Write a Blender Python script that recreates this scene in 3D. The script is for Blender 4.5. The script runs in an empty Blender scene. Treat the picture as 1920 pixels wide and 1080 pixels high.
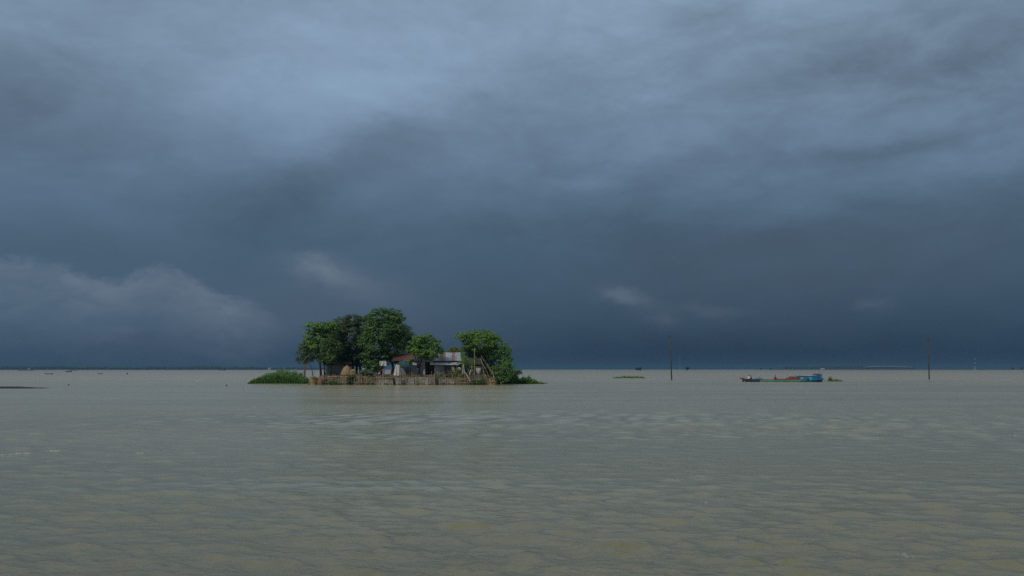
import bpy, math, random
import numpy as np
from mathutils import Vector

# ------------------------------------------------------------------ camera, world, sun, exposure
F = 1920 * 35.0 / 36.0          # focal length in photo pixels (35 mm lens on 36 mm)
HZ = 692.0                      # horizon row
CAMH = 2.5                      # eye height above the water
S = bpy.context.scene
COL = S.collection
cam = bpy.data.objects.new("camera", bpy.data.cameras.new("camera"))
COL.objects.link(cam)
cam.location = (0, 0, CAMH)
cam.rotation_euler = (math.radians(90), 0, 0)
cam.data.lens = 35; cam.data.sensor_width = 36
cam.data.shift_y = (HZ - 540.0) / 1920.0
cam.data.clip_start = 0.1; cam.data.clip_end = 40000
S.camera = cam
S.view_settings.view_transform = 'Standard'
S.view_settings.look = 'None'
S.view_settings.exposure = 0.0
S.view_settings.gamma = 1.0
S.cycles.volume_bounces = 0
S.cycles.max_bounces = 6
S.cycles.use_denoising = False
S.cycles.transparent_max_bounces = 8

SUN_EL, SUN_AZ = 48.0, -140.0    # azimuth from +Y (view direction), clockwise; the sun stands behind and left
sd = bpy.data.lights.new("sun", 'SUN'); sd.energy = 2.2; sd.angle = math.radians(5)
sd.color = (1.0, 0.94, 0.86)
sun = bpy.data.objects.new("sun", sd); COL.objects.link(sun)
el, az = math.radians(SUN_EL), math.radians(SUN_AZ)
tosun = Vector((math.sin(az) * math.cos(el), math.cos(az) * math.cos(el), math.sin(el)))
sun.rotation_euler = tosun.to_track_quat('Z', 'Y').to_euler()

def lin(h):
    h = h.lstrip('#'); out = []
    for i in (0, 2, 4):
        c = int(h[i:i + 2], 16) / 255
        out.append(c / 12.92 if c <= 0.04045 else ((c + 0.055) / 1.055) ** 2.4)
    return tuple(out) + (1.0,)

class NB:
    """small node builder"""
    def __init__(s, nt): s.nt = nt; s.n = nt.nodes; s.l = nt.links
    def put(s, sock, v):
        if isinstance(v, bpy.types.NodeSocket): s.l.new(v, sock)
        elif v is not None: sock.default_value = v
    def m(s, op, a, b=None, c=None, clamp=False):
        n = s.n.new('ShaderNodeMath'); n.operation = op; n.use_clamp = clamp
        for i, v in enumerate((a, b, c)): s.put(n.inputs[i], v)
        return n.outputs[0]
    def noise(s, vec, scale=1.0, detail=4.0, rough=0.5, dist=0.0, col=False):
        n = s.n.new('ShaderNodeTexNoise'); s.put(n.inputs['Vector'], vec)
        n.inputs['Scale'].default_value = scale; n.inputs['Detail'].default_value = detail
        n.inputs['Roughness'].default_value = rough; n.inputs['Distortion'].default_value = dist
        return n.outputs['Color' if col else 'Fac']
    def mapv(s, vec, scale=(1, 1, 1), loc=(0, 0, 0), rot=(0, 0, 0)):
        n = s.n.new('ShaderNodeMapping'); s.put(n.inputs['Vector'], vec)
        n.inputs['Scale'].default_value = scale; n.inputs['Location'].default_value = loc; n.inputs['Rotation'].default_value = rot
        return n.outputs[0]
    def comb(s, x, y, z):
        n = s.n.new('ShaderNodeCombineXYZ')
        for i, v in enumerate((x, y, z)): s.put(n.inputs[i], v)
        return n.outputs[0]
    def ramp(s, fac, stops):
        n = s.n.new('ShaderNodeValToRGB'); s.put(n.inputs[0], fac); e = n.color_ramp.elements
        while len(e) < len(stops): e.new(0.5)
        for i, (p, c) in enumerate(stops): e[i].position = p; e[i].color = c
        return n.outputs[0]
    def mix(s, fac, a, b, mode='MIX'):
        n = s.n.new('ShaderNodeMix'); n.data_type = 'RGBA'; n.blend_type = mode
        s.put(n.inputs[0], fac); s.put(n.inputs[6], a); s.put(n.inputs[7], b)
        return n.outputs[2]
    def smooth(s, x, lo, hi, a=0.0, b=1.0):
        n = s.n.new('ShaderNodeMapRange'); n.interpolation_type = 'SMOOTHSTEP'
        s.put(n.inputs[0], x)
        for i, v in enumerate((lo, hi, a, b)): s.put(n.inputs[i + 1], v)
        return n.outputs[0]

def make_world():
    w = bpy.data.worlds.new("World"); S.world = w; w.use_nodes = True
    nt = w.node_tree; nt.nodes.clear(); B = NB(nt)
    tc = nt.nodes.new('ShaderNodeTexCoord'); d = tc.outputs['Generated']
    sp = nt.nodes.new('ShaderNodeSeparateXYZ'); nt.links.new(d, sp.inputs[0])
    X, Y, Z = sp.outputs
    az0 = B.m('ARCTAN2', X, Y); v0 = B.m('ARCSINE', Z)
    A = lambda px: math.atan((px - 960) / F)
    V = lambda px, py: math.atan((HZ - py) / math.hypot(F, px - 960))
    # warp the cloud shapes with noise in the sky's own directions
    wn = B.noise(B.mapv(d, (9, 9, 22)), 1.0, 6, 0.62, 0, True)
    ws = nt.nodes.new('ShaderNodeSeparateColor'); nt.links.new(wn, ws.inputs[0])
    wx = B.m('SUBTRACT', ws.outputs[0], 0.5); wy = B.m('SUBTRACT', ws.outputs[1], 0.5)
    a1 = B.m('MULTIPLY_ADD', wx, 0.11, az0); v1 = B.m('MULTIPLY_ADD', wy, 0.05, v0)
    fn = B.noise(B.mapv(d, (40, 40, 75)), 1.0, 7, 0.62, 0.2, True)
    fs = nt.nodes.new('ShaderNodeSeparateColor'); nt.links.new(fn, fs.inputs[0])
    fx = B.m('SUBTRACT', fs.outputs[0], 0.5); fy = B.m('SUBTRACT', fs.outputs[1], 0.5)
    a2 = B.m('MULTIPLY_ADD', fx, 0.035, B.m('MULTIPLY_ADD', wx, 0.03, az0))
    v2 = B.m('MULTIPLY_ADD', fy, 0.022, B.m('MULTIPLY_ADD', wy, 0.012, v0))
    def gauss(px, py, sx, sy, rot=0.0, amp=1.0, fine=False):
        a, v = (a2, v2) if fine else (a1, v1)
        da = B.m('SUBTRACT', a, A(px)); dv = B.m('SUBTRACT', v, V(px, py))
        c, s_ = math.cos(math.radians(rot)), math.sin(math.radians(rot))
        u = B.m('MULTIPLY_ADD', da, c * F / sx, B.m('MULTIPLY', dv, s_ * F / sx))
        q = B.m('MULTIPLY_ADD', dv, c * F / sy, B.m('MULTIPLY', da, -s_ * F / sy))
        r = B.m('MULTIPLY_ADD', u, u, B.m('MULTIPLY', q, q))
        return B.m('MULTIPLY', B.m('EXPONENT', B.m('MULTIPLY', r, -0.7)), amp)
    # base: storm sky, dark near the horizon and paler higher up
    vv = B.m('MULTIPLY_ADD', wy, 0.03, v0)
    f = B.m('DIVIDE', vv, 0.5, None, True)
    el_ = lambda y: V(960, y) / 0.5
    # ramp in elevation (0 .. 28 degrees), overcast paler above
    base = B.ramp(f, [(0.0, lin('#23334a')), (el_(655), lin('#27384c')), (el_(600), lin('#35495c')), (el_(480), lin('#455b6f')),
                      (el_(390), lin('#52687e')), (el_(300), lin('#61768d')), (el_(170), lin('#758ba2')),
                      (el_(0), lin('#8197ae')), (1.0, lin('#8f9eb2'))])
    # brightness modulation
    blobs = [(620, 150, 330, 70, 12, .36), (760, 190, 160, 80, 30, .10), (820, 50, 160, 50, 0, -.12), (1300, 120, 190, 60, 0, -.11), (1500, 350, 160, 50, 5, .10), (1000, 20, 120, 40, 0, .04), (500, 280, 200, 50, 15, .12),
             (545, 375, 110, 38, 22, -.16), (690, 285, 110, 40, 30, -.26), (830, 240, 80, 40, 35, -.10),
             (20, 180, 170, 90, -10, -.20), (150, 120, 90, 40, -30, -.08), (470, 30, 100, 40, -10, -.03),
             (60, 340, 260, 60, 0, .08), (100, 400, 260, 60, 0, .10), (1560, 130, 110, 26, 10, -.16), (1860, 100, 150, 40, 18, -.20), (1750, 60, 200, 60, 20, -.10),
             (1290, 250, 170, 24, 14, .08), (1780, 190, 220, 34, 16, .04), (1620, 240, 200, 24, 8, .12),
             (1640, 280, 140, 10, 3, -.13), (1640, 340, 260, 34, 8, .13), (1830, 300, 140, 26, 10, .10),
             (1110, 335, 60, 8, -4, .12), (1170, 240, 120, 16, 10, -.07), (1240, 430, 260, 40, 4, -.06), (960, 430, 200, 25, 0, -.08),
             (1700, 400, 300, 30, 8, -.07), (100, 640, 560, 110, 0, .68), (1900, 560, 300, 120, 0, .04),
             (1000, 560, 260, 110, 0, .03), (1900, 640, 420, 60, 0, .04), (560, 620, 260, 60, 0, .10), (1000, 300, 200, 60, 0, .07)]
    tot = None
    for b in blobs:
        g = gauss(*b); tot = g if tot is None else B.m('ADD', tot, g)
    # broad and fine cloud texture, stretched along the horizon
    n1 = B.noise(B.mapv(d, (4.5, 4.5, 10), (3.1, 1.7, 0), (0, math.radians(-9), 0)), 1.0, 7, 0.58, 0.5)
    n2 = B.noise(B.mapv(d, (12, 12, 27), (1.3, 7.7, 2.2), (0, math.radians(-12), 0)), 1.0, 7, 0.6, 0.6)
    lift = B.smooth(v0, 0.02, 0.20, 0.25, 1.0)
    nz = B.m('MULTIPLY_ADD', B.m('SUBTRACT', n1, 0.5), 0.75, B.m('MULTIPLY', B.m('SUBTRACT', n2, 0.5), 0.27))
    n3 = B.noise(B.mapv(d, (24, 24, 52), (5.1, 2.7, .2), (0, math.radians(-12), 0)), 1.0, 8, 0.66, 1.0)
    nz = B.m('MULTIPLY_ADD', B.m('SUBTRACT', n3, 0.5), 0.16, nz)
    # billowed edges: folded noise gives the cloud deck small rounded ridges
    n4 = B.noise(B.mapv(d, (8, 8, 21), (9.1, 4.7, 1.2), (0, math.radians(-12), 0)), 1.0, 6, 0.6, 0.4)
    rid = B.m('ABSOLUTE', B.m('SUBTRACT', n4, 0.5))
    nz = B.m('MULTIPLY_ADD', B.m('SUBTRACT', rid, 0.08), B.smooth(az0, -0.1, 0.25, 0.2, 0.85), nz)
    tot = B.m('MULTIPLY_ADD', nz, lift, tot)
    tot = B.m('ADD', tot, 1.0)
    tn = nt.nodes.new('ShaderNodeVectorMath'); tn.operation = 'SCALE'
    nt.links.new(base, tn.inputs[0]); nt.links.new(tot, tn.inputs['Scale'])
    c = tn.outputs[0]
    # low sunlit cumulus bank on the left: a ragged top edge over azimuth
    fc = nt.nodes.new('ShaderNodeFloatCurve')
    prof = [(-60, 478), (60, 486), (150, 504), (215, 520), (300, 497), (345, 512), (400, 545), (470, 562), (530, 592), (600, 620), (700, 690)]
    a_lo, a_hi = A(-60), A(700); v_hi = 0.14
    nt.links.new(B.m('DIVIDE', B.m('SUBTRACT', B.m('MULTIPLY_ADD', fx, 0.030, az0), a_lo), a_hi - a_lo, None, True), fc.inputs['Value'])
    cu = fc.mapping.curves[0]
    pts = [((A(x) - a_lo) / (a_hi - a_lo), V(x, y) / v_hi) for x, y in prof]
    cu.points[0].location = pts[0]; cu.points[1].location = pts[-1]
    for p in pts[1:-1]: cu.points.new(*p)
    fc.mapping.update()
    edge = B.m('MULTIPLY', fc.outputs[0], v_hi)
    dep = B.m('SUBTRACT', edge, B.m('MULTIPLY_ADD', fy, 0.030, B.m('MULTIPLY_ADD', wy, 0.01, v0)))
    on = B.smooth(dep, -0.003, 0.012)
    off = B.m('EXPONENT', B.m('MULTIPLY', B.m('MAXIMUM', dep, 0.0), -25.0))
    side = B.smooth(az0, A(560), A(430))
    back = B.smooth(az0, -0.75, -0.55)
    mot = B.smooth(B.noise(B.mapv(d, (26, 26, 60)), 1.0, 6, 0.6, 0.3), 0.30, 0.70, 0.55, 1.1)
    bank = B.m('MULTIPLY', B.m('MULTIPLY', B.m('MULTIPLY', on, off), B.m('MULTIPLY', side, back)), B.m('MULTIPLY', mot, 0.72))
    puffs = [(600, 510, 34, 15, -14, .46), (590, 482, 22, 6, -5, .28), (660, 530, 90, 25, -15, .25),
             (1163, 550, 26, 12, -12, .28), (1188, 562, 36, 11, -8, .16), (1330, 580, 55, 9, -4, .12), (1640, 571, 26, 9, 0, .12), (1245, 597, 24, 9, -10, .15)]
    pf = None
    for b in puffs:
        g = gauss(*b, fine=True); pf = g if pf is None else B.m('ADD', pf, g)
    fac = B.m('ADD', bank, pf, None, True)
    c = B.mix(gauss(560, 590, 300, 75, 0, .42), c, lin('#525f6e'))
    c = B.mix(gauss(1560, 470, 420, 90, 4, .45), c, lin('#4b5a6a'))
    c = B.mix(fac, c, lin('#738191'))
    # real daylight sky, mostly hidden by the cloud deck, comes through a little
    sky = nt.nodes.new('ShaderNodeTexSky'); sky.sky_type = 'NISHITA'; sky.sun_disc = False
    sky.sun_elevation = math.radians(SUN_EL); sky.sun_rotation = math.radians(SUN_AZ)
    bg1 = nt.nodes.new('ShaderNodeBackground'); nt.links.new(c, bg1.inputs[0]); bg1.inputs[1].default_value = 1.0
    bg2 = nt.nodes.new('ShaderNodeBackground'); nt.links.new(sky.outputs[0], bg2.inputs[0]); bg2.inputs[1].default_value = 0.05
    # cloud cover is complete ahead, thinner behind the viewer where the sun breaks through
    cover = B.smooth(Y, -0.6, 0.25, 0.45, 1.0)
    ms = nt.nodes.new('ShaderNodeMixShader'); nt.links.new(cover, ms.inputs[0])
    nt.links.new(bg2.outputs[0], ms.inputs[1]); nt.links.new(bg1.outputs[0], ms.inputs[2])
    out = nt.nodes.new('ShaderNodeOutputWorld'); nt.links.new(ms.outputs[0], out.inputs[0])
make_world()

# ------------------------------------------------------------------ helpers
R = random.Random(7)
rng = np.random.default_rng(11)

def P(px, py, D):
    """photo pixel + distance along the view -> world point"""
    return Vector(((px - 960) * D / F, D, CAMH + (HZ - py) * D / F))
def PX(px, D): return (px - 960) * D / F
def PZ(py, D): return CAMH + (HZ - py) * D / F

def tag(o, label=None, cat=None, group=None, kind=None):
    if label: o['label'] = label
    if cat: o['category'] = cat
    if group: o['group'] = group
    if kind: o['kind'] = kind
    return o
def empty(name, loc, label, cat, group=None):
    o = bpy.data.objects.new(name, None); COL.objects.link(o); o.location = loc
    o.empty_display_size = 0.2
    return tag(o, label, cat, group)

class MB:
    """mesh builder in world coordinates"""
    def __init__(s): s.v = []; s.f = []; s.mi = []; s.cur = 0
    def add(s, vs, fs):
        b = len(s.v); s.v += [tuple(p) for p in vs]; s.f += [tuple(i + b for i in q) for q in fs]; s.mi += [s.cur] * len(fs)
        return s
    def box(s, x0, x1, y0, y1, z0, z1):
        return s.add([(x0, y0, z0), (x1, y0, z0), (x1, y1, z0), (x0, y1, z0), (x0, y0, z1), (x1, y0, z1), (x1, y1, z1), (x0, y1, z1)],
                     [(0, 3, 2, 1), (4, 5, 6, 7), (0, 1, 5, 4), (1, 2, 6, 5), (2, 3, 7, 6), (3, 0, 4, 7)])
    def slab(s, a, b, c, d, t):
        """quad a b c d thickened by t along its normal"""
        a, b, c, d = map(Vector, (a, b, c, d)); n = (b - a).cross(d - a).normalized() * t
        return s.add([a, b, c, d, a - n, b - n, c - n, d - n], [(0, 1, 2, 3), (7, 6, 5, 4), (0, 4, 5, 1), (1, 5, 6, 2), (2, 6, 7, 3), (3, 7, 4, 0)])
    def tube(s, pts, rad, n=7, bump=0.0):
        pts = [Vector(p) for p in pts]
        if not isinstance(rad, (list, tuple)): rad = [rad] * len(pts)
        rings = []
        for i, p in enumerate(pts):
            t = (pts[min(i + 1, len(pts) - 1)] - pts[max(i - 1, 0)]).normalized()
            u = t.orthogonal().normalized() if i == 0 else (u - t * u.dot(t)).normalized()
            w = t.cross(u)
            rings.append([p + (u * math.cos(2 * math.pi * k / n) + w * math.sin(2 * math.pi * k / n)) * rad[i] * (1 + R.uniform(-bump, bump)) for k in range(n)])
        vs = [q for r_ in rings for q in r_]; fs = []
        for i in range(len(pts) - 1):
            for k in range(n):
                fs.append((i * n + k, i * n + (k + 1) % n, (i + 1) * n + (k + 1) % n, (i + 1) * n + k))
        fs.append(tuple(range(n))[::-1]); fs.append(tuple((len(pts) - 1) * n + k for k in range(n)))
        return s.add(vs, fs)
    def lathe(s, c, prof, n=14, jit=0.0, sx=1.0, sy=1.0):
        """profile [(radius, z)] round a vertical axis at c"""
        vs = []; fs = []
        for r_, z in prof:
            for k in range(n):
                a = 2 * math.pi * k / n; q = r_ * (1 + R.uniform(-jit, jit))
                vs.append((c[0] + math.cos(a) * q * sx, c[1] + math.sin(a) * q * sy, c[2] + z))
        for i in range(len(prof) - 1):
            for k in range(n):
                fs.append((i * n + k, i * n + (k + 1) % n, (i + 1) * n + (k + 1) % n, (i + 1) * n + k))
        fs.append(tuple(range(n))[::-1]); fs.append(tuple((len(prof) - 1) * n + k for k in range(n)))
        return s.add(vs, fs)
    def cloth(s, a, b, c, d, nx=14, ny=10, amp=0.06, t=0.015, folds=4):
        """hanging sheet: a b lower edge, d c upper edge; folds run down; real thickness"""
        a, b, c, d = map(Vector, (a, b, c, d)); nrm = (b - a).cross(d - a).normalized(); ph = R.uniform(0, 6)
        fr, bk = [], []
        for j in range(ny + 1):
            for i in range(nx + 1):
                u, v = i / nx, j / ny
                p = a.lerp(b, u).lerp(d.lerp(c, u), v)
                w = amp * (1 - 0.5 * v) * math.sin(u * folds * 6.28 + ph + 1.3 * math.sin(v * 4 + ph)) + R.uniform(-.3, .3) * amp * .4
                p = p + nrm * w
                fr.append(p); bk.append(p - nrm * t)
        n = len(fr); fs = []
        for j in range(ny):
            for i in range(nx):
                q = j * (nx + 1) + i
                fs.append((q, q + 1, q + nx + 2, q + nx + 1)); fs.append((n + q + nx + 1, n + q + nx + 2, n + q + 1, n + q))
        for i in range(nx):
            fs.append((i + 1, i, n + i, n + i + 1)); q = ny * (nx + 1) + i; fs.append((q, q + 1, n + q + 1, n + q))
        for j in range(ny):
            q = j * (nx + 1); fs.append((q, q + nx + 1, n + q + nx + 1, n + q)); q += nx; fs.append((q + nx + 1, q, n + q, n + q + nx + 1))
        return s.add(fr + bk, fs)
    def build(s, name, mats, parent=None, smooth=False):
        if not isinstance(mats, (list, tuple)): mats = [mats]
        me = bpy.data.meshes.new(name)
        o = bpy.data.objects.new(name, me); COL.objects.link(o)
        if parent is not None:
            off = Vector(parent.location)
            if parent.parent is not None: off = off + Vector(parent.parent.location)
            vs = [(v[0] - off.x, v[1] - off.y, v[2] - off.z) for v in s.v]
            o.parent = parent
        else:
            n = max(1, len(s.v))
            off = Vector((sum(v[0] for v in s.v) / n, sum(v[1] for v in s.v) / n, min(v[2] for v in s.v)))
            vs = [(v[0] - off.x, v[1] - off.y, v[2] - off.z) for v in s.v]; o.location = off
        me.from_pydata(vs, [], s.f)
        for m in mats: me.materials.append(m)
        me.polygons.foreach_set('material_index', s.mi)
        if smooth: me.polygons.foreach_set('use_smooth', [True] * len(s.f))
        me.update()
        return o

# ------------------------------------------------------------------ materials
def pm(name, col, rough=0.8, spec=0.3, metal=0.0, var=0.25, scale=3.0, bump=0.0, bscale=None, col2=None, stretch=(1, 1, 1)):
    """procedural material: colour mottled by noise towards col2 (its own dirt or wear)"""
    m = bpy.data.materials.new(name); m.use_nodes = True; nt = m.node_tree; B = NB(nt)
    p = nt.nodes['Principled BSDF']
    g = nt.nodes.new('ShaderNodeNewGeometry').outputs['Position']
    n = B.noise(B.mapv(g, stretch), scale, 5, 0.6)
    c1 = tuple(col[:3]) + (1,)
    c2 = (tuple(col2[:3]) + (1,)) if col2 else tuple(x * (1 - var) for x in col[:3]) + (1,)
    c0 = c1 if col2 else tuple(min(1, x * (1 + var * .6)) for x in col[:3]) + (1,)
    nt.links.new(B.ramp(n, [(0.33, c2), (0.62, c0)]), p.inputs['Base Color'])
    p.inputs['Roughness'].default_value = rough; p.inputs['Metallic'].default_value = metal
    p.inputs['Specular IOR Level'].default_value = spec
    if bump:
        b = nt.nodes.new('ShaderNodeBump'); b.inputs['Strength'].default_value = bump; b.inputs['Distance'].default_value = 0.05
        nt.links.new(B.noise(g, bscale or scale * 3, 4, 0.6), b.inputs['Height']); nt.links.new(b.outputs[0], p.inputs['Normal'])
    return m

def leafmat(name, dark, light, trans=0.3):
    m = bpy.data.materials.new(name); m.use_nodes = True; nt = m.node_tree; B = NB(nt)
    p = nt.nodes['Principled BSDF']
    g = nt.nodes.new('ShaderNodeNewGeometry')
    n = B.noise(g.outputs['Position'], 0.7, 3, 0.5)
    f = B.m('MULTIPLY_ADD', g.outputs['Random Per Island'], 0.62, B.m('MULTIPLY', n, 0.4), True)
    c = B.ramp(f, [(0.15, dark + (1,)), (0.85, light + (1,))])
    nt.links.new(c, p.inputs['Base Color']); p.inputs['Roughness'].default_value = 0.5
    p.inputs['Specular IOR Level'].default_value = 0.35
    t = nt.nodes.new('ShaderNodeBsdfTranslucent'); nt.links.new(c, t.inputs[0])
    mx = nt.nodes.new('ShaderNodeMixShader'); mx.inputs[0].default_value = trans
    nt.links.new(p.outputs[0], mx.inputs[1]); nt.links.new(t.outputs[0], mx.inputs[2])
    nt.links.new(mx.outputs[0], nt.nodes['Material Output'].inputs[0])
    return m

def tinmat(name, base, rust, rust_amt, period=0.15, horizontal=False, rough=0.45, metal=0.3):
    """corrugated iron: ridges in the bump, streaky rust running down each sheet"""
    m = bpy.data.materials.new(name); m.use_nodes = True; nt = m.node_tree; B = NB(nt)
    p = nt.nodes['Principled BSDF']
    g = nt.nodes.new('ShaderNodeNewGeometry').outputs['Position']
    streak = B.noise(B.mapv(g, (1.1, 0.12, 0.2)), 1.0, 5, 0.62)
    fine = B.noise(B.mapv(g, (7.0, 1.2, 1.2)), 1.0, 4, 0.6)
    f = B.m('MULTIPLY_ADD', B.m('SUBTRACT', fine, 0.5), 0.35, streak)
    c1 = B.mix(B.smooth(B.noise(B.mapv(g, (1.4, .3, .6)), 2.0, 4, .6), .35, .65), tuple(x * .72 for x in base[:3]) + (1,), tuple(base[:3]) + (1,))
    t0 = 0.66 - rust_amt * 0.36
    c = B.mix(B.smooth(f, t0, t0 + 0.09), c1, tuple(rust[:3]) + (1,))
    nt.links.new(c, p.inputs['Base Color']); p.inputs['Roughness'].default_value = rough; p.inputs['Metallic'].default_value = metal
    w = nt.nodes.new('ShaderNodeTexWave'); w.bands_direction = 'X'; w.inputs['Scale'].default_value = 1.0 / period / 3.1416 * 1.0
    nt.links.new(g, w.inputs['Vector'])
    b = nt.nodes.new('ShaderNodeBump'); b.inputs['Strength'].default_value = 0.8; b.inputs['Distance'].default_value = 0.03
    nt.links.new(w.outputs['Fac'], b.inputs['Height']); nt.links.new(b.outputs[0], p.inputs['Normal'])
    return m

L_MID = leafmat('leaf_green', (.022, .062, .012), (.100, .210, .036))
L_BRIGHT = leafmat('leaf_bright', (.036, .095, .012), (.175, .335, .040), .38)
L_DARK = leafmat('leaf_dark', (.018, .048, .013), (.085, .160, .032))
L_OLIVE = leafmat('leaf_olive', (.022, .046, .013), (.082, .135, .034))
L_PALE = leafmat('leaf_pale', (.035, .070, .030), (.110, .170, .070))
L_YEL = leafmat('leaf_yellow', (.060, .080, .014), (.190, .220, .040), .4)
L_GRASS = leafmat('leaf_water_plant', (.030, .085, .014), (.125, .270, .040), .35)
L_REED = leafmat('leaf_reed', (.05, .08, .02), (.16, .21, .05), .3)
L_FAR = leafmat('leaf_far', (.02, .035, .02), (.05, .07, .035), .2)
M_BARK = pm('bark', (.075, .060, .045), .9, .2, var=.5, scale=4, stretch=(1, 1, .3))
M_BARKD = pm('bark_dark', (.035, .030, .024), .9, .2, var=.4, scale=4)
M_BAMBOO = pm('bamboo', (.30, .24, .15), .7, .3, var=.45, scale=2)
M_BAMBOOG = pm('bamboo_grey', (.20, .18, .14), .8, .3, var=.4, scale=2)
M_MUD = pm('mud_bank', (.135, .100, .065), .9, .2, scale=1.3, bump=.6, bscale=5, col2=(.055, .042, .030))
M_SAND = pm('pale_earth', (.30, .22, .15), .9, .2, var=.3, scale=2)
M_HAY = pm('hay', (.30, .20, .11), .95, .1, scale=5, bump=.8, bscale=14, col2=(.15, .095, .05))
M_STRAW = pm('straw_yellow', (.30, .24, .11), .95, .1, scale=3.5, bump=.8, bscale=18, col2=(.07, .055, .035))
M_TIN = tinmat('tin_grey', (.26, .28, .30), (.12, .065, .045), .25)
M_TINB = tinmat('tin_bluish', (.20, .235, .26), (.10, .08, .06), .1)
M_TINRUST = tinmat('tin_rusty', (.24, .19, .17), (.125, .050, .035), .72)
M_TINSTR = tinmat('tin_streaked', (.36, .40, .45), (.21, .085, .045), .42)
M_TINPALE = tinmat('tin_pale', (.38, .40, .41), (.20, .16, .11), .12)
M_BOARD = tinmat('board_grey', (.33, .32, .29), (.13, .09, .06), .22, period=.22, rough=.8, metal=0)
M_THATCH = pm('thatch_dark', (.075, .066, .058), .95, .1, scale=5, bump=.8, bscale=16, col2=(.032, .028, .025))
M_WOODD = pm('wood_dark', (.060, .042, .030), .85, .2, var=.4, scale=3)
M_WOOD = pm('wood_brown', (.16, .095, .055), .8, .2, var=.4, scale=3)
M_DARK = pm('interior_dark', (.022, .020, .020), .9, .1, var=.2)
M_WHITEC = pm('cloth_white', (.42, .41, .38), .9, .2, var=.18, scale=3)
M_GREYC = pm('cloth_grey', (.40, .38, .33), .9, .2, var=.25, scale=2)
M_PINKC = pm('cloth_pink', (.45, .30, .26), .9, .2, var=.25, scale=4)
M_BLUET = pm('tarp_blue', (.018, .085, .135), .5, .4, var=.3, scale=2)
M_CONC = pm('pole_concrete', (.060, .060, .054), .85, .2, var=.3, scale=2)
M_POLE = pm('pole_brown', (.15, .09, .055), .85, .2, var=.3, scale=2)
M_STEEL = pm('steel_dark', (.06, .062, .065), .6, .4, var=.2)
M_SKIN = pm('skin', (.16, .085, .055), .6, .3, var=.1, scale=6)
M_HAIR = pm('hair_black', (.012, .010, .010), .6, .3, var=.2, scale=20)
M_SHIRTW = pm('shirt_white', (.70, .70, .68), .85, .2, var=.1, scale=6)
M_SHIRTR = pm('shirt_rust', (.34, .11, .07), .85, .2, var=.2, scale=6)
M_SARONG = pm('sarong_purple', (.22, .19, .28), .85, .2, var=.25, scale=6)
M_CLOTHD = pm('cloth_dark', (.035, .030, .040), .85, .2, var=.25, scale=6)
M_CLOTHR = pm('cloth_red', (.26, .035, .035), .85, .2, var=.25, scale=6)
M_NAVY = pm('paint_navy', (.012, .030, .060), .5, .4, var=.3, scale=1)
M_TEAL = pm('paint_sea_green', (.085, .24, .18), .5, .4, var=.22, scale=1.2)
M_DTEAL = pm('paint_dark_teal', (.020, .12, .12), .5, .4, var=.25, scale=1)
M_BLUE = pm('paint_blue', (.010, .165, .52), .45, .5, var=.28, scale=1.5)
M_BLUEG = pm('paint_blue_green', (.010, .150, .33), .45, .5, var=.28, scale=1.5)
M_MAROON = pm('paint_maroon', (.10, .022, .035), .5, .4, var=.3, scale=1)
M_PROW = pm('wood_prow', (.115, .040, .030), .7, .3, var=.3, scale=2)
M_MINT = pm('paint_mint', (.13, .48, .42), .5, .4, var=.12, scale=2)
M_GREENP = pm('paint_bright_green', (.010, .42, .27), .5, .4, var=.12, scale=2)
M_CLAY = pm('clay_orange', (.22, .075, .052), .8, .2, var=.3, scale=3)
M_DECK = pm('deck_wood', (.12, .075, .05), .8, .2, var=.3, scale=3)
M_FOAM = pm('foam_white', (.44, .46, .43), .7, .3, var=.15, scale=6)
M_PAINTW = pm('paint_white_far', (.27, .29, .32), .8, .2, var=.1, scale=.3)
M_PAINTR = pm('paint_red_far', (.2, .04, .03), .8, .2, var=.1, scale=.3)
M_BRICK = pm('brick_rubble', (.22, .10, .07), .9, .2, var=.5, scale=6)

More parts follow.
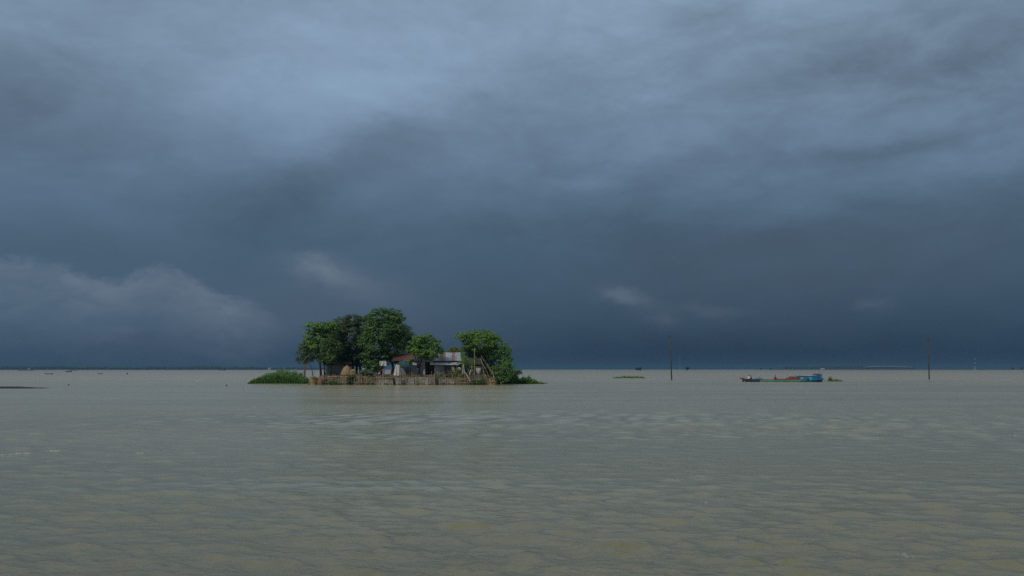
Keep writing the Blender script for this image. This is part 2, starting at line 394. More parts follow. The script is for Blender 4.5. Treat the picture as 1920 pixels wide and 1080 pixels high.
# ------------------------------------------------------------------ water: one sheet out to the horizon
def make_water():
    dense = np.radians(np.linspace(-33, 33, 1300)); side = np.radians(np.concatenate([np.linspace(33, 180, 34)[1:], np.linspace(-180, -33, 34)[1:-1]]))
    th = np.concatenate([dense, side]); o = np.argsort(th); th = th[o]
    r = [0.3]
    while r[-1] < 8.5: r.append(r[-1] * 1.12)
    while r[-1] < 420: r.append(r[-1] * (1.0036 if r[-1] < 60 else 1.0065))
    while r[-1] < 8000: r.append(r[-1] * 1.06)
    r = np.array(r); T, Rr = np.meshgrid(th, r)
    Xg = np.sin(T) * Rr; Yg = np.cos(T) * Rr; Zg = np.zeros_like(Xg); DX = np.zeros_like(Xg); DY = np.zeros_like(Xg)
    g = np.random.default_rng(3)
    spacing = np.maximum(Rr * 0.0046, 0.015)
    def ss(a, b, q): q = np.clip((q - a) / (b - a), 0, 1); return q * q * (3 - 2 * q)
    lee = 1 - .9 * ss(-38, -31, Xg) * ss(3, -3, Xg) * ss(138, 153, Yg) * ss(166, 160, Yg)
    gust = 0.80 + 0.52 * np.sin(Xg * .07 + 1.3 * np.sin(Yg * .03)) * np.sin(Yg * .16 + .8 * np.sin(Xg * .027))
    # wave packets: local groups of steeper waves between calmer water
    pk = np.zeros_like(Xg)
    for k in range(22):
        lam = g.uniform(.8, 2.6); ang = g.uniform(0, 6.28); kk = 6.283 / lam
        pk += np.cos(kk * (math.cos(ang) * Xg * .9 + math.sin(ang) * Yg * .8) + g.uniform(0, 6.28) + 1.5 * np.sin(Xg * .13 + k))
    pk = pk / math.sqrt(11.0); pk = 0.66 + 0.42 * np.clip(pk * .6 + .2, 0, 1.3)
    gust = gust * lee * pk
    for k in range(84):
        lam = 0.16 * (10.0 ** (k / 83.0)) * g.uniform(.9, 1.1)
        ang = math.radians(248) + g.normal(0, 0.62)         # wind mostly towards the camera, slightly from the right
        kk = 2 * math.pi / lam; amp = 0.0058 * lam ** 0.74 * g.uniform(.4, 1.1)
        fade = np.clip((lam / spacing - 2.0) / 3.0, 0, 1) * gust
        ph = g.uniform(0, 6.28); a = kk * (math.cos(ang) * Xg + math.sin(ang) * Yg) + ph
        Zg += amp * fade * np.cos(a); DX -= 1.05 * amp * fade * math.cos(ang) * np.sin(a); DY -= 1.05 * amp * fade * math.sin(ang) * np.sin(a)
    ok = Rr > 3.0
    Xg = Xg + DX * ok; Yg = Yg + DY * ok; Zg = Zg * ok
    nr, nt_ = Xg.shape
    co = np.stack([Xg, Yg, Zg], -1).reshape(-1, 3)
    idx = np.arange(nr * nt_).reshape(nr, nt_); nx = np.roll(idx, -1, 1)
    q = np.stack([idx[:-1], idx[1:], nx[1:], nx[:-1]], -1).reshape(-1, 4)[:, ::-1]
    co = np.vstack([co, [[0, 0, 0]]]); c0 = len(co) - 1
    tri = np.stack([idx[0], np.full(nt_, c0), nx[0]], -1)[:, ::-1]
    tri = tri[:, [0, 1, 2]]
    me = bpy.data.meshes.new('water')
    me.vertices.add(len(co)); me.vertices.foreach_set('co', co.astype(np.float32).ravel())
    loops = np.concatenate([q.ravel(), tri.ravel()]).astype(np.int32); me.loops.add(len(loops)); me.loops.foreach_set('vertex_index', loops)
    nf = len(q) + len(tri); me.polygons.add(nf)
    ls = np.concatenate([np.arange(len(q)) * 4, len(q) * 4 + np.arange(len(tri)) * 3]).astype(np.int32)
    me.polygons.foreach_set('loop_start', ls)
    me.polygons.foreach_set('use_smooth', np.ones(nf, bool))
    me.update(calc_edges=True); me.validate()
    ob = bpy.data.objects.new('water', me); COL.objects.link(ob); tag(ob, kind='structure')
    m = bpy.data.materials.new('muddy_water'); m.use_nodes = True; nt = m.node_tree; B = NB(nt)
    p = nt.nodes['Principled BSDF']; g_ = nt.nodes.new('ShaderNodeNewGeometry').outputs['Position']
    n = B.noise(B.mapv(g_, (.012, .02, 0)), 1.0, 4, .55, .6)
    n2 = B.noise(B.mapv(g_, (.25, .4, 0)), 1.0, 4, .55, .3)
    f = B.m('MULTIPLY_ADD', n2, .35, B.m('MULTIPLY', n, .65))
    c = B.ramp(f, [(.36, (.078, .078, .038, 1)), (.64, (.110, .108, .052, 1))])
    # sunlit far water painted in: base colour turns paler with distance
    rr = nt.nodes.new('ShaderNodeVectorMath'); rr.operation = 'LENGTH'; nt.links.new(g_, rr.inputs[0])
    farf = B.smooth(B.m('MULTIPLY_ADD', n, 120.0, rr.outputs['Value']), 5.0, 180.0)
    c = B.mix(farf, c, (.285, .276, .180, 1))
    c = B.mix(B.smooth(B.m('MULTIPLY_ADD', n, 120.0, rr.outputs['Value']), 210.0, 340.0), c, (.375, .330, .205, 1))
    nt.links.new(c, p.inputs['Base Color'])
    p.inputs['Roughness'].default_value = 0.16; p.inputs['IOR'].default_value = 1.33
    p.inputs['Specular IOR Level'].default_value = 0.5
    h1 = B.noise(B.mapv(g_, (1.6, 2.6, 0), (0, 0, 0), (0, 0, math.radians(18))), 1.0, 5, .62, .5)
    h2 = B.noise(B.mapv(g_, (6.0, 10.0, 0), (0, 0, 0), (0, 0, math.radians(-14))), 1.0, 3, .6, .3)
    h3 = B.noise(B.mapv(g_, (.35, .6, 0), (0, 0, 0), (0, 0, math.radians(10))), 1.0, 3, .6, .3)
    patch = B.smooth(B.noise(B.mapv(g_, (.022, .11, 0)), 1.0, 5, .6, .5), .36, .60, .25, 1.15)
    hs = B.m('MULTIPLY_ADD', h2, .016, B.m('MULTIPLY', h1, .052))
    far3 = B.smooth(rr.outputs['Value'], 50.0, 160.0, 0.0, 0.38)
    hs = B.m('MULTIPLY_ADD', B.m('MULTIPLY', h3, far3), 1.0, hs)
    b = nt.nodes.new('ShaderNodeBump'); b.inputs['Distance'].default_value = 1.0
    sx = nt.nodes.new('ShaderNodeSeparateXYZ'); nt.links.new(g_, sx.inputs[0])
    lee = B.m('MULTIPLY', B.m('MULTIPLY', B.smooth(sx.outputs[0], -38, -31), B.smooth(sx.outputs[0], 3, -3)), B.smooth(sx.outputs[1], 138, 153))
    patch = B.m('MULTIPLY', patch, B.m('SUBTRACT', 1.0, B.m('MULTIPLY', lee, 0.88)))
    nt.links.new(patch, b.inputs['Strength']); nt.links.new(hs, b.inputs['Height']); nt.links.new(b.outputs[0], p.inputs['Normal'])
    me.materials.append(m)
make_water()

# ------------------------------------------------------------------ the islet
def front(x):
    """Y of the islet's front waterline"""
    t = (x + 17.0) / 15.5
    return 156.6 + 3.2 * max(0, abs(t) - .45) ** 2 * 4 + 0.35 * math.sin(x * 1.1) + .2 * math.sin(x * 2.9)
def gz(x, y):
    """ground height of the islet"""
    d = y - front(x); e = 1.0
    for edge in (x + 33.6, -1.2 - x): e = min(e, max(0, edge / 2.6))
    e = min(e, max(0, (182 - y) / 3.0))
    if d < 0: z = -.5 + .2 * d
    elif d < .9: z = -.5 + 1.25 * d
    elif d < 1.9: z = .625 + .7 * (d - .9)
    else: z = 1.325 + .05 * min(d - 1.9, 4)
    return -0.7 + (z + .7) * (e ** .6)
def make_ground():
    m = MB(); nx, ny = 190, 46
    xs = [-35.5 + 36.5 * i / nx for i in range(nx + 1)]
    vs = []
    for j in range(ny + 1):
        for i, x in enumerate(xs):
            y = front(x) - 1.2 + (27.5) * (j / ny) ** 1.7
            b = .11 * math.sin(x * 3.1 + y * 2) + .09 * math.sin(x * 7.3 - y * 5) + R.uniform(-.08, .08)
            vs.append((x, y, gz(x, y) + b * (1 if j < 26 else .4)))
    fs = [(j * (nx + 1) + i, j * (nx + 1) + i + 1, (j + 1) * (nx + 1) + i + 1, (j + 1) * (nx + 1) + i) for j in range(ny) for i in range(nx)]
    m.add(vs, fs); o = m.build('ground', M_MUD, smooth=False); tag(o, kind='structure')
    # low mud spit on the far left
    m = MB(); vs = []; nx, ny = 60, 10
    for j in range(ny + 1):
        for i in range(nx + 1):
            x = PX(-160, 130) + (PX(114, 130) - PX(-160, 130)) * i / nx
            w = min(1, (1 - i / nx) * 3.5) ** .7; y = 129.5 + (j / ny - .5) * 5 * w + .3 * math.sin(i * .5)
            vs.append((x, y, -.12 + .34 * w * math.sin(math.pi * j / ny) ** .6 + R.uniform(-.03, .03)))
    fs = [(j * (nx + 1) + i, j * (nx + 1) + i + 1, (j + 1) * (nx + 1) + i + 1, (j + 1) * (nx + 1) + i) for j in range(ny) for i in range(nx)]
    m.add(vs, fs); o = m.build('mud_spit', pm('mud_dark', (.030, .026, .022), .8, .2, var=.3)); tag(o, kind='structure')
make_ground()

# ------------------------------------------------------------------ foliage
def leaf_mesh(cent, nrm, size, name, mat, parent, aspect=.55, along=None):
    """one folded leaf (two triangles) per centre"""
    n = len(cent); nrm = nrm / (np.linalg.norm(nrm, axis=1, keepdims=True) + 1e-9)
    ref = rng.normal(size=(n, 3)) if along is None else along
    t = ref - nrm * np.sum(ref * nrm, 1, keepdims=True); t /= (np.linalg.norm(t, axis=1, keepdims=True) + 1e-9)
    b = np.cross(nrm, t); s = size[:, None]
    v = np.empty((n, 4, 3)); v[:, 0] = cent - t * s * .5; v[:, 2] = cent + t * s * .5 - nrm * s * .12
    v[:, 1] = cent + b * s * .5 * aspect - nrm * s * .10; v[:, 3] = cent - b * s * .5 * aspect - nrm * s * .10
    me = bpy.data.meshes.new(name)
    me.vertices.add(n * 4)
    off = np.zeros(3)
    o = bpy.data.objects.new(name, me); COL.objects.link(o)
    if parent is not None:
        o.parent = parent; off = np.array(parent.location)
    else:
        off = np.array([cent[:, 0].mean(), cent[:, 1].mean(), cent[:, 2].min()]); o.location = off
    me.vertices.foreach_set('co', (v - off).astype(np.float32).ravel())
    base = np.arange(n)[:, None] * 4
    f = np.concatenate([base + [0, 1, 2], base + [0, 2, 3]], 1).reshape(-1, 3).astype(np.int32)
    me.loops.add(f.size); me.loops.foreach_set('vertex_index', f.ravel())
    me.polygons.add(len(f)); me.polygons.foreach_set('loop_start', np.arange(len(f), dtype=np.int32) * 3)
    me.update(calc_edges=True); me.materials.append(mat)
    return o

def lobe_leaves(lobes, leaf=.26, dens=1.0, per=34, clump=.55, shell=.42, flat=.62):
    C, N = [], []
    for (c, r) in lobes:
        c = np.array(c); r = np.array(r); area = 4 * math.pi * ((r[0] * r[1]) ** 1.6 / 3 + (r[0] * r[2]) ** 1.6 / 3 + (r[1] * r[2]) ** 1.6 / 3) ** (1 / 1.6)
        k = max(8, int(area / (clump ** 2) * .86 * dens))
        d = rng.normal(size=(k, 3)); d /= np.linalg.norm(d, axis=1, keepdims=True)
        q = shell + (1.06 - shell) * rng.random(k) ** .55; q[rng.random(k) < .05] *= 1.13
        cc = c + d * q[:, None] * r
        cr = clump * rng.uniform(.55, 1.25, k)
        e = rng.normal(size=(k, per, 3)); e /= np.linalg.norm(e, axis=2, keepdims=True)
        e[:, :, 2] = np.abs(e[:, :, 2]) * np.where(rng.random((k, per)) < .75, 1, -1)
        pos = cc[:, None] + e * cr[:, None, None] * rng.uniform(.6, 1.05, (k, per, 1)) * np.array([1, 1, flat])
        nn = e * .75 + d[:, None] * .4 + np.array([-.1, -.12, .55]) + rng.normal(0, .28, (k, per, 3))
        C.append(pos.reshape(-1, 3)); N.append(nn.reshape(-1, 3))
    C = np.vstack(C); N = np.vstack(N); return C, N, rng.uniform(.6, 1.3, len(C)) * leaf

def L3(lob, D):
    """pixel lobes (px, py, rx, ry, depth offset) -> 3-D ellipsoids"""
    out = []
    for l in lob:
        px, py, rx, ry = l[:4]; dd = l[4] if len(l) > 4 else 0; d = D + dd
        rx3 = rx * d / F; rz3 = ry * d / F
        out.append((tuple(P(px, py, d)), (rx3, (rx3 + rz3) / 2, rz3)))
    return out

def tree(name, label, cat, lob, D, trunks, mat, bark=M_BARK, group=None, leaf=.26, dens=1.0, per=34, clump=.55, shell=.42, r0=.16):
    """trunks: list of pixel polylines from the ground up; limbs grow to each lobe"""
    bx, by = trunks[0][0]; base = P(bx, by, D); g = gz(base.x, D); base.z = max(g - .15, -.6)
    root = empty(name, base, label, cat, group)
    l3 = L3(lob, D)
    C, N, Sz = lobe_leaves(l3, leaf, dens, per, clump, shell)
    keep = C[:, 2] > .15
    leaf_mesh(C[keep], N[keep], Sz[keep], 'crown', mat, root)
    m = MB()
    for t in trunks:
        pts = [P(x, y, D) for x, y in t]; pts[0].z = max(gz(pts[0].x, D) - .15, -.6) if t is trunks[0] or t[0][1] > 700 else pts[0].z
        n = len(pts); m.tube(pts, [r0 * (1.25 if i == 0 else 1 - .6 * i / (n - 1)) for i in range(n)], 8, .06)
    tops = [P(t[-1][0], t[-1][1], D) for t in trunks]
    for (c, r) in l3:
        c = Vector(c); a = min(tops, key=lambda q: (q - c).length)
        mid = a.lerp(c, .55) + Vector((R.uniform(-.2, .2), R.uniform(-.2, .2), .15))
        m.tube([a, mid, c], [r0 * .42, r0 * .28, r0 * .1], 6)
        for _ in range(3):
            e = c + Vector((R.uniform(-1, 1) * r[0], R.uniform(-1, 1) * r[1], R.uniform(-.2, .9) * r[2])) * .75
            m.tube([mid, (mid + e) / 2 + Vector((0, 0, .12)), e], [r0 * .22, r0 * .14, r0 * .05], 5)
    m.build('trunk', bark, root, smooth=True)
    return root

# trees of the islet, left to right
tree('small_tree', 'thin pale-leaved small tree at the left tip of the islet, over the brown pole', 'tree',
     [(566, 660, 10, 12), (574, 648, 11, 12, .5), (580, 668, 10, 11), (561, 673, 7, 8), (574, 675, 8, 8)], 163,
     [[(589, 706), (584, 690), (574, 668)]], L_PALE, dens=.8, per=24, clump=.42, leaf=.22, r0=.07)
tree('leafy_tree', 'bright green tree with drooping leaf clusters, leftmost of the tall trees', 'tree',
     [(590, 618, 17, 14), (604, 612, 16, 10, -.5), (622, 612, 12, 9), (583, 637, 14, 16), (600, 648, 17, 16, -1), (588, 662, 13, 12), (605, 668, 12, 12), (616, 628, 14, 13, .5), (575, 652, 9, 12)], 164,
     [[(602, 704), (601, 690), (598, 665), (597, 640)]], L_BRIGHT, dens=.85, clump=.6, leaf=.30, r0=.19)
tree('leafy_tree', 'dark green tree on two straight thin trunks in front of the grey tin shed', 'tree',
     [(612, 655, 15, 18), (622, 668, 14, 14, -.6), (610, 672, 12, 10), (630, 652, 13, 15, .6), (620, 640, 12, 12)], 162,
     [[(609, 704), (608, 690), (609, 668)], [(621, 704), (621, 690), (623, 672)]], L_DARK, M_BARKD, leaf=.26, r0=.14)
tree('broad_tree', 'broad olive-green tree with a rounded crown behind the haystack', 'tree',
     [(640, 612, 22, 16), (662, 603, 20, 13), (682, 608, 16, 16, .5), (632, 632, 18, 18, -.4), (655, 632, 24, 22, -1), (680, 638, 20, 24), (642, 660, 20, 16), (664, 664, 20, 14), (678, 672, 14, 15, 1), (646, 674, 15, 8, 1), (662, 680, 12, 8, 2)], 168,
     [[(661, 703), (662, 688), (658, 660)], [(668, 703), (669, 688), (674, 660)], [(676, 703), (675, 685), (680, 655)]], L_OLIVE, M_BARKD, dens=1.0, leaf=.24, r0=.24)
tree('tall_tree', 'tallest tree of the islet, deep green with a crown reaching nearly to the ground', 'tree',
     [(712, 596, 24, 17), (734, 594, 22, 15), (748, 612, 16, 20), (720, 622, 28, 20, -1.2), (694, 618, 17, 17), (688, 640, 16, 16, -.5), (704, 650, 18, 16, -1.2), (735, 645, 24, 20, -.4),
      (690, 664, 14, 14), (700, 684, 16, 15, -.7), (690, 682, 12, 13), (722, 668, 18, 15), (740, 672, 11, 12), (745, 634, 14, 14)], 164,
     [[(716, 706), (717, 690), (717, 660), (722, 625)], [(735, 706), (737, 690), (731, 660)]], L_MID, M_BARKD, dens=1.0, leaf=.30, clump=.66, r0=.30)
tree('leafy_tree', 'dull dark green tree rising behind the rusty tin roof, right of the tallest tree', 'tree',
     [(757, 625, 15, 16), (766, 636, 13, 17, -3), (756, 655, 15, 14, 1), (745, 630, 12, 18, 1)], 172,
     [[(757, 704), (757, 680), (757, 655)]], L_DARK, M_BARKD, dens=1.0, leaf=.24, r0=.2)
tree('round_tree', 'bright green round-crowned tree on a forked trunk before the dark doorway', 'tree',
     [(782, 640, 16, 12), (800, 638, 15, 11), (814, 648, 13, 12), (790, 655, 18, 13, -.5), (810, 663, 15, 12, -.3), (775, 654, 12, 12), (822, 660, 8, 9), (797, 668, 14, 6)], 160.5,
     [[(786, 704), (786, 690), (785, 676), (782, 664)], [(786, 688), (790, 676), (797, 664)], [(785, 690), (781, 678), (778, 668)]], L_BRIGHT, M_BARKD, dens=.85, clump=.5, leaf=.26, r0=.12)
tree('bamboo_clump', 'yellowish green feathery bushy clump showing above the streaked tin roof', 'bush',
     [(852, 656, 12, 7), (843, 661, 9, 5), (862, 660, 10, 8), (850, 668, 16, 8)], 172,
     [[(853, 700), (853, 680), (853, 665)], [(846, 700), (846, 680), (845, 665)], [(860, 700), (860, 680), (862, 662)]], L_YEL, M_BAMBOOG, dens=.7, leaf=.2, clump=.4, r0=.05)
tree('spreading_tree', 'large right-hand tree with a flat bright green top leaning out over the water', 'tree',
     [(872, 631, 18, 8), (895, 628, 22, 10), (915, 632, 20, 12), (900, 645, 24, 14, -.8), (930, 648, 18, 17), (878, 645, 12, 11), (922, 662, 20, 18, .8), (940, 668, 16, 16), (951, 684, 12, 13, -.3),
      (935, 688, 14, 14, .6), (950, 660, 9, 10), (908, 668, 12, 12, 2), (884, 652, 15, 13, 1.5), (892, 666, 15, 12, 2.5), (880, 664, 9, 9, 2.5), (915, 690, 14, 14, 2), (926, 700, 12, 14, 1.5), (905, 682, 10, 14, 3), (912, 700, 12, 10, 3)], 164,
     [[(899, 704), (897, 690), (892, 670), (890, 645)], [(925, 706), (924, 690), (920, 665)]], L_BRIGHT, M_BARKD, dens=.95, leaf=.26, clump=.6, r0=.22)
tree('spreading_bush', 'dark dense bush filling in under the large right-hand tree at the bank', 'bush',
     [(940, 696, 15, 14), (952, 704, 15, 12), (932, 706, 13, 12), (962, 700, 11, 9), (944, 712, 20, 8)], 160.5,
     [[(942, 719), (942, 708), (942, 700)], [(952, 719), (954, 710), (956, 702)]], L_MID, M_BARKD, dens=1.0, leaf=.24, r0=.05)
tree('shrub', 'small brown-green shrub with thin leaning twigs beside the water plants', 'bush',
     [(964, 700, 9, 5), (972, 698, 6, 3), (958, 706, 8, 6)], 160,
     [[(952, 719), (960, 708), (970, 698)]], L_OLIVE, M_BARK, dens=.5, leaf=.2, clump=.35, r0=.03)
tree('shrub', 'small green shrub growing over the edge of the blue tarp awning', 'bush',
     [(765, 679, 6, 4), (769, 676, 4, 5), (750, 686, 6, 2.5)], 159.6,
     [[(770, 704), (770, 690), (767, 680)]], L_BRIGHT, M_BARK, dens=.8, leaf=.2, clump=.35, r0=.04)
tree('shrub', 'yellow-green low shrub behind the right half of the bamboo fence', 'bush',
     [(856, 702, 9, 5), (864, 704, 8, 5), (848, 704, 8, 4), (857, 696, 4, 5)], 159,
     [[(857, 706), (857, 703), (857, 699)]], L_YEL, M_BARK, dens=.8, leaf=.18, clump=.32, r0=.03)
tree('shrub', 'dark green low shrub beneath the tin wall with the grey window', 'bush',
     [(826, 704, 8, 4), (834, 706, 7, 4), (820, 705, 5, 4)], 159,
     [[(826, 706), (826, 704), (826, 701)]], L_MID, M_BARK, dens=.8, leaf=.18, clump=.32, r0=.03)
tree('shrub', 'green weedy shrub at the foot of the tallest tree, beside the haystack', 'bush',
     [(682, 698, 7, 6), (688, 700, 7, 5), (678, 702, 6, 4), (697, 700, 8, 4)], 159.3,
     [[(684, 706), (684, 703), (684, 699)]], L_PALE, M_BARK, dens=.7, leaf=.18, clump=.32, r0=.03)
tree('shrub', 'olive shrub standing against the bank below the haystack', 'bush',
     [(659, 709, 7, 6), (658, 716, 8, 6), (664, 713, 5, 5)], 157.2,
     [[(659, 721), (659, 715), (659, 710)]], L_OLIVE, M_BARK, dens=.8, leaf=.18, clump=.32, r0=.03)
tree('shrub', 'grassy green shrub at the waterline below the small brown bundles', 'bush',
     [(620, 718, 5, 3), (628, 719, 5, 3), (636, 720, 4, 2)], 157.6,
     [[(626, 721), (626, 719), (626, 717)]], L_MID, M_BARK, dens=.8, leaf=.18, clump=.28, r0=.03)
tree('shrub', 'dark weedy shrub trailing into the water below the leaning white stick', 'bush',
     [(884, 716, 7, 4), (894, 717, 7, 4), (904, 716, 6, 4), (876, 718, 5, 3)], 158.2,
     [[(890, 721), (890, 718), (890, 714)]], L_MID, M_BARK, dens=.7, leaf=.18, clump=.3, r0=.03)

# banana and palm plants
def banana(px, base_py, D, leaves, label, mat, trunk_top):
    b = P(px, base_py, D); b.z = gz(b.x, D) - .1
    root = empty('banana_plant', b, label, 'plant')
    top = P(px + 1, trunk_top, D)
    MB().tube([b, b.lerp(top, .5), top], [.13, .10, .07], 8).build('trunk', M_BAMBOO, root, smooth=True)
    for (tx, ty, w, bend) in leaves:
        tip = P(tx, ty, D + R.uniform(-.5, .5)); m = MB(); n = 9
        ctrl = (top + tip) / 2 + Vector((0, 0, bend)); vs = []
        axis = (tip - top).normalized(); sd_ = axis.cross(Vector((0, 1, 0.3))).normalized()
        for i in range(n + 1):
            t = i / n; p = top * (1 - t) ** 2 + ctrl * 2 * t * (1 - t) + tip * t * t
            hw = w * math.sin(math.pi * min(1, t * .93 + .07)) ** .7
            for q in (-1, 0, 1): vs.append(p + sd_ * hw * q + Vector((0, (.05 if q else 0) + .02 * math.sin(i * 2.1), -.06 * abs(q))))
            for q in (1, 0, -1): vs.append(p + sd_ * hw * q + Vector((0, (.05 if q else 0) + .03, -.06 * abs(q) - .02)))
        fs = [(i * 6 + k, i * 6 + (k + 1) % 6, (i + 1) * 6 + (k + 1) % 6, (i + 1) * 6 + k) for i in range(n) for k in range(6)]
        m.add(vs, fs); m.build('leaf', mat, root)
banana(868, 705, 158.6, [(864, 656, .24, .3), (856, 682, .14, .8), (880, 678, .14, .9), (853, 691, .12, .7), (884, 691, .12, .9), (873, 664, .15, .3)],
       'banana plant with one upright bright leaf at the right end of the tin house', leafmat('banana_leaf', (.07, .15, .02), (.13, .26, .035), .4), 683)
banana(884, 704, 160.2, [(872, 672, .22, .6), (895, 668, .25, .6), (900, 684, .25, .8), (866, 690, .22, .8), (890, 700, .22, 1.0), (877, 702, .2, 1.0), (897, 676, .2, .5)],
       'dull green palm-like plant with drooping leaves before the dark thatched hut', L_PALE, 686)

# floating and bank water plants: leaves on short stems
def water_plants(name, label, cat, px0, px1, base_py, prof, mat, n, leaf, kind=None, group=None, upright=.8, depth=2.4, stems=True, aspect=.5, blade=False):
    D0 = F * CAMH / (base_py - HZ)
    C, N, A = [], [], []; m = MB()
    for _ in range(n):
        u = R.random(); px = px0 + (px1 - px0) * u; y = D0 + R.random() ** 1.3 * depth
        h = (.80 + .22 * math.sin(px * .9 + 2 * math.sin(px * .37))) * max(.05, np.interp(px, [p[0] for p in prof], [(base_py - p[1]) * D0 / F for p in prof]) * R.uniform(.35, 1.0))
        x = PX(px, D0) + R.uniform(-.1, .1)
        h *= 1.0 if R.random() < .93 else 1.18
        back = (y - D0) / depth; h *= .65 + .35 * back
        z = h
        C.append((x, y, z)); N.append((R.gauss(0, .5), -0.35 + R.gauss(0, .5), upright * R.uniform(.2, 1))); A.append((R.gauss(0, .4), R.gauss(0, .4), 1.0))
        if stems and R.random() < .25:
            m.tube([(x + R.uniform(-.15, .15), y, -.15), (x, y, z)], [.02, .012], 4)
    C, N, A = map(np.array, (C, N, A))
    root = empty(name, (float(C[:, 0].mean()), float(C[:, 1].mean()), 0), label, cat, group)
    if blade: sz = C[:, 2] * 1.15 + .1; C[:, 2] *= .5; N[:, 2] *= .1; A[:, :2] *= .5
    else: sz = rng.uniform(.6, 1.4, n) * leaf
    leaf_mesh(C, N, sz, 'foliage', mat, root, aspect, A)
    if m.v: m.build('stem', mat, root)
    return root
water_plants('water_plants', 'rounded green mound of floating plants left of the brown pole', 'plants', 465, 569, 719.5,
             [(465, 716), (472, 708), (484, 702), (497, 695), (510, 691), (525, 690), (540, 691), (553, 696), (563, 704), (570, 714)], L_GRASS, 15000, .22, depth=5.5, stems=True)
water_plants('water_plants', 'long tapering bed of green water plants at the right foot of the islet', 'plants', 935, 1020, 720.0,
             [(935, 700), (955, 699), (968, 702), (985, 706), (993, 704), (1000, 709), (1012, 715), (1021, 718.5)], L_GRASS, 9000, .24, depth=3.5, stems=True)
water_plants('water_plants', 'low green raft of water plants floating left of the left-hand leaning pole', 'plants', 1152, 1210, 709.3,
             [(1152, 708), (1163, 706), (1175, 704), (1185, 705.5), (1192, 706), (1200, 704), (1210, 707)], L_GRASS, 1500, .34, depth=5, stems=False)
water_plants('reed_clump', 'sparse yellow-green reeds standing in the water behind the blue boat', 'plants', 1548, 1581, 715.3,
             [(1548, 715), (1554, 714), (1557, 710), (1560, 703), (1563, 709), (1567, 711), (1570, 704), (1573, 712), (1577, 709), (1581, 713)], L_REED, 420, .42, depth=2.0, upright=.2, aspect=.16, stems=False, blade=True)
water_plants('drifting_weed', 'tiny green weed patch afloat just beyond the right plant bed', 'plants', 1021, 1026, 719, [(1021, 717), (1026, 717.5)], L_DARK, 60, .2, depth=.8, stems=False)

# ------------------------------------------------------------------ houses of the islet
def roof(m, px0, px1, py_e, py_r, De, Dr, t=.05, rows=1):
    m.slab(P(px0, py_e, De), P(px1, py_e, De), P(px1 + (0), py_r, Dr), P(px0, py_r, Dr), t)
def wallbox(m, px0, px1, py0, D, z0, depth=.12):
    m.box(PX(px0, D), PX(px1, D), D, D + depth, z0, PZ(py0, D))
GZ = 1.40
def house_left():
    D = 166.5; x0, x1 = PX(611, D), PX(652, D)
    r = empty('tin_shed', (x0, D, GZ), 'grey tin shed with a dark thatched roof behind the leftmost trunks', 'shed')
    m = MB(); wallbox(m, 611, 652, 682.5, D, GZ - .3); m.box(x0, x0 + .1, D + .12, D + 4, GZ - .3, PZ(682.5, D)); m.box(x1 - .1, x1, D + .12, D + 4, GZ - .3, PZ(682.5, D))
    m.build('wall', M_TINB, r)
    m = MB(); m.box(PX(611, D) - .03, PX(614, D), D - .06, D - .004, GZ - .3, PZ(683, D)); m.build('corner_post', M_TINPALE, r)
    m = MB(); m.slab(P(605, 683, D - .8), P(660, 682, D - .8), P(656, 671, D + 2), P(612, 672, D + 2), .16)
    m.slab(P(612, 671.6, D + 2.03), P(656, 670.6, D + 2.03), P(660, 682, D + 4.6), P(608, 683, D + 4.6), .14); m.build('roof', M_THATCH, r)
house_left()
def house_mid():
    D = 162.0
    r = empty('tin_house', (PX(765, D), D, GZ), 'low tin house with a red-rusted roof behind the blue awning', 'house')
    m = MB(); wallbox(m, 744, 794, 679, D, GZ - .3); m.build('wall', M_TINB, r)
    m = MB(); m.box(PX(744, D), PX(794, D), D + 3.6, D + 3.7, GZ - .3, PZ(679, D)); m.build('rear_wall', M_TINB, r)
    m = MB(); roof(m, 737, 796, 676.5, 663.5, D - .5, D + 2.0); m.slab(P(737, 663.3, D + 2.05), P(796, 663.3, D + 2.05), P(796, 675, D + 4.4), P(737, 675, D + 4.4), .05); m.build('roof', M_TINRUST, r)
    m = MB(); m.box(PX(742, D), PX(775, D), D + 1.9, D + 2.2, PZ(663.6, D + 2), PZ(662.6, D + 2)); m.build('ridge_cap', M_WHITEC, r)
    # blue awning on two poles
    a = empty('awning', (PX(760, D - 1.2), D - 1.2, GZ), 'dark blue tarpaulin awning sagging under the rusty roof', 'awning')
    m = MB(); m.cloth(P(748, 686, D - 1.9), P(773, 687.5, D - 1.9), P(772, 678, D - .7), P(749, 677.5, D - .7), 14, 6, .12, .03, 2); m.build('tarpaulin', M_BLUET, a)
    for px in (749, 772): MB().tube([P(px, 703.5, D - 1.85), P(px, 686.5, D - 1.85)], .035, 6).build('pole', M_BAMBOO, a)
    s = MB(); s.cloth(P(748, 703, D - .4), P(772, 704, D - .4), P(771, 688, D - .4), P(748, 688, D - .4), 20, 6, .05, .03, 5)
    tag(s.build('tin_screen', M_TIN), 'dented grey tin screen standing under the blue awning', 'screen')
house_mid()
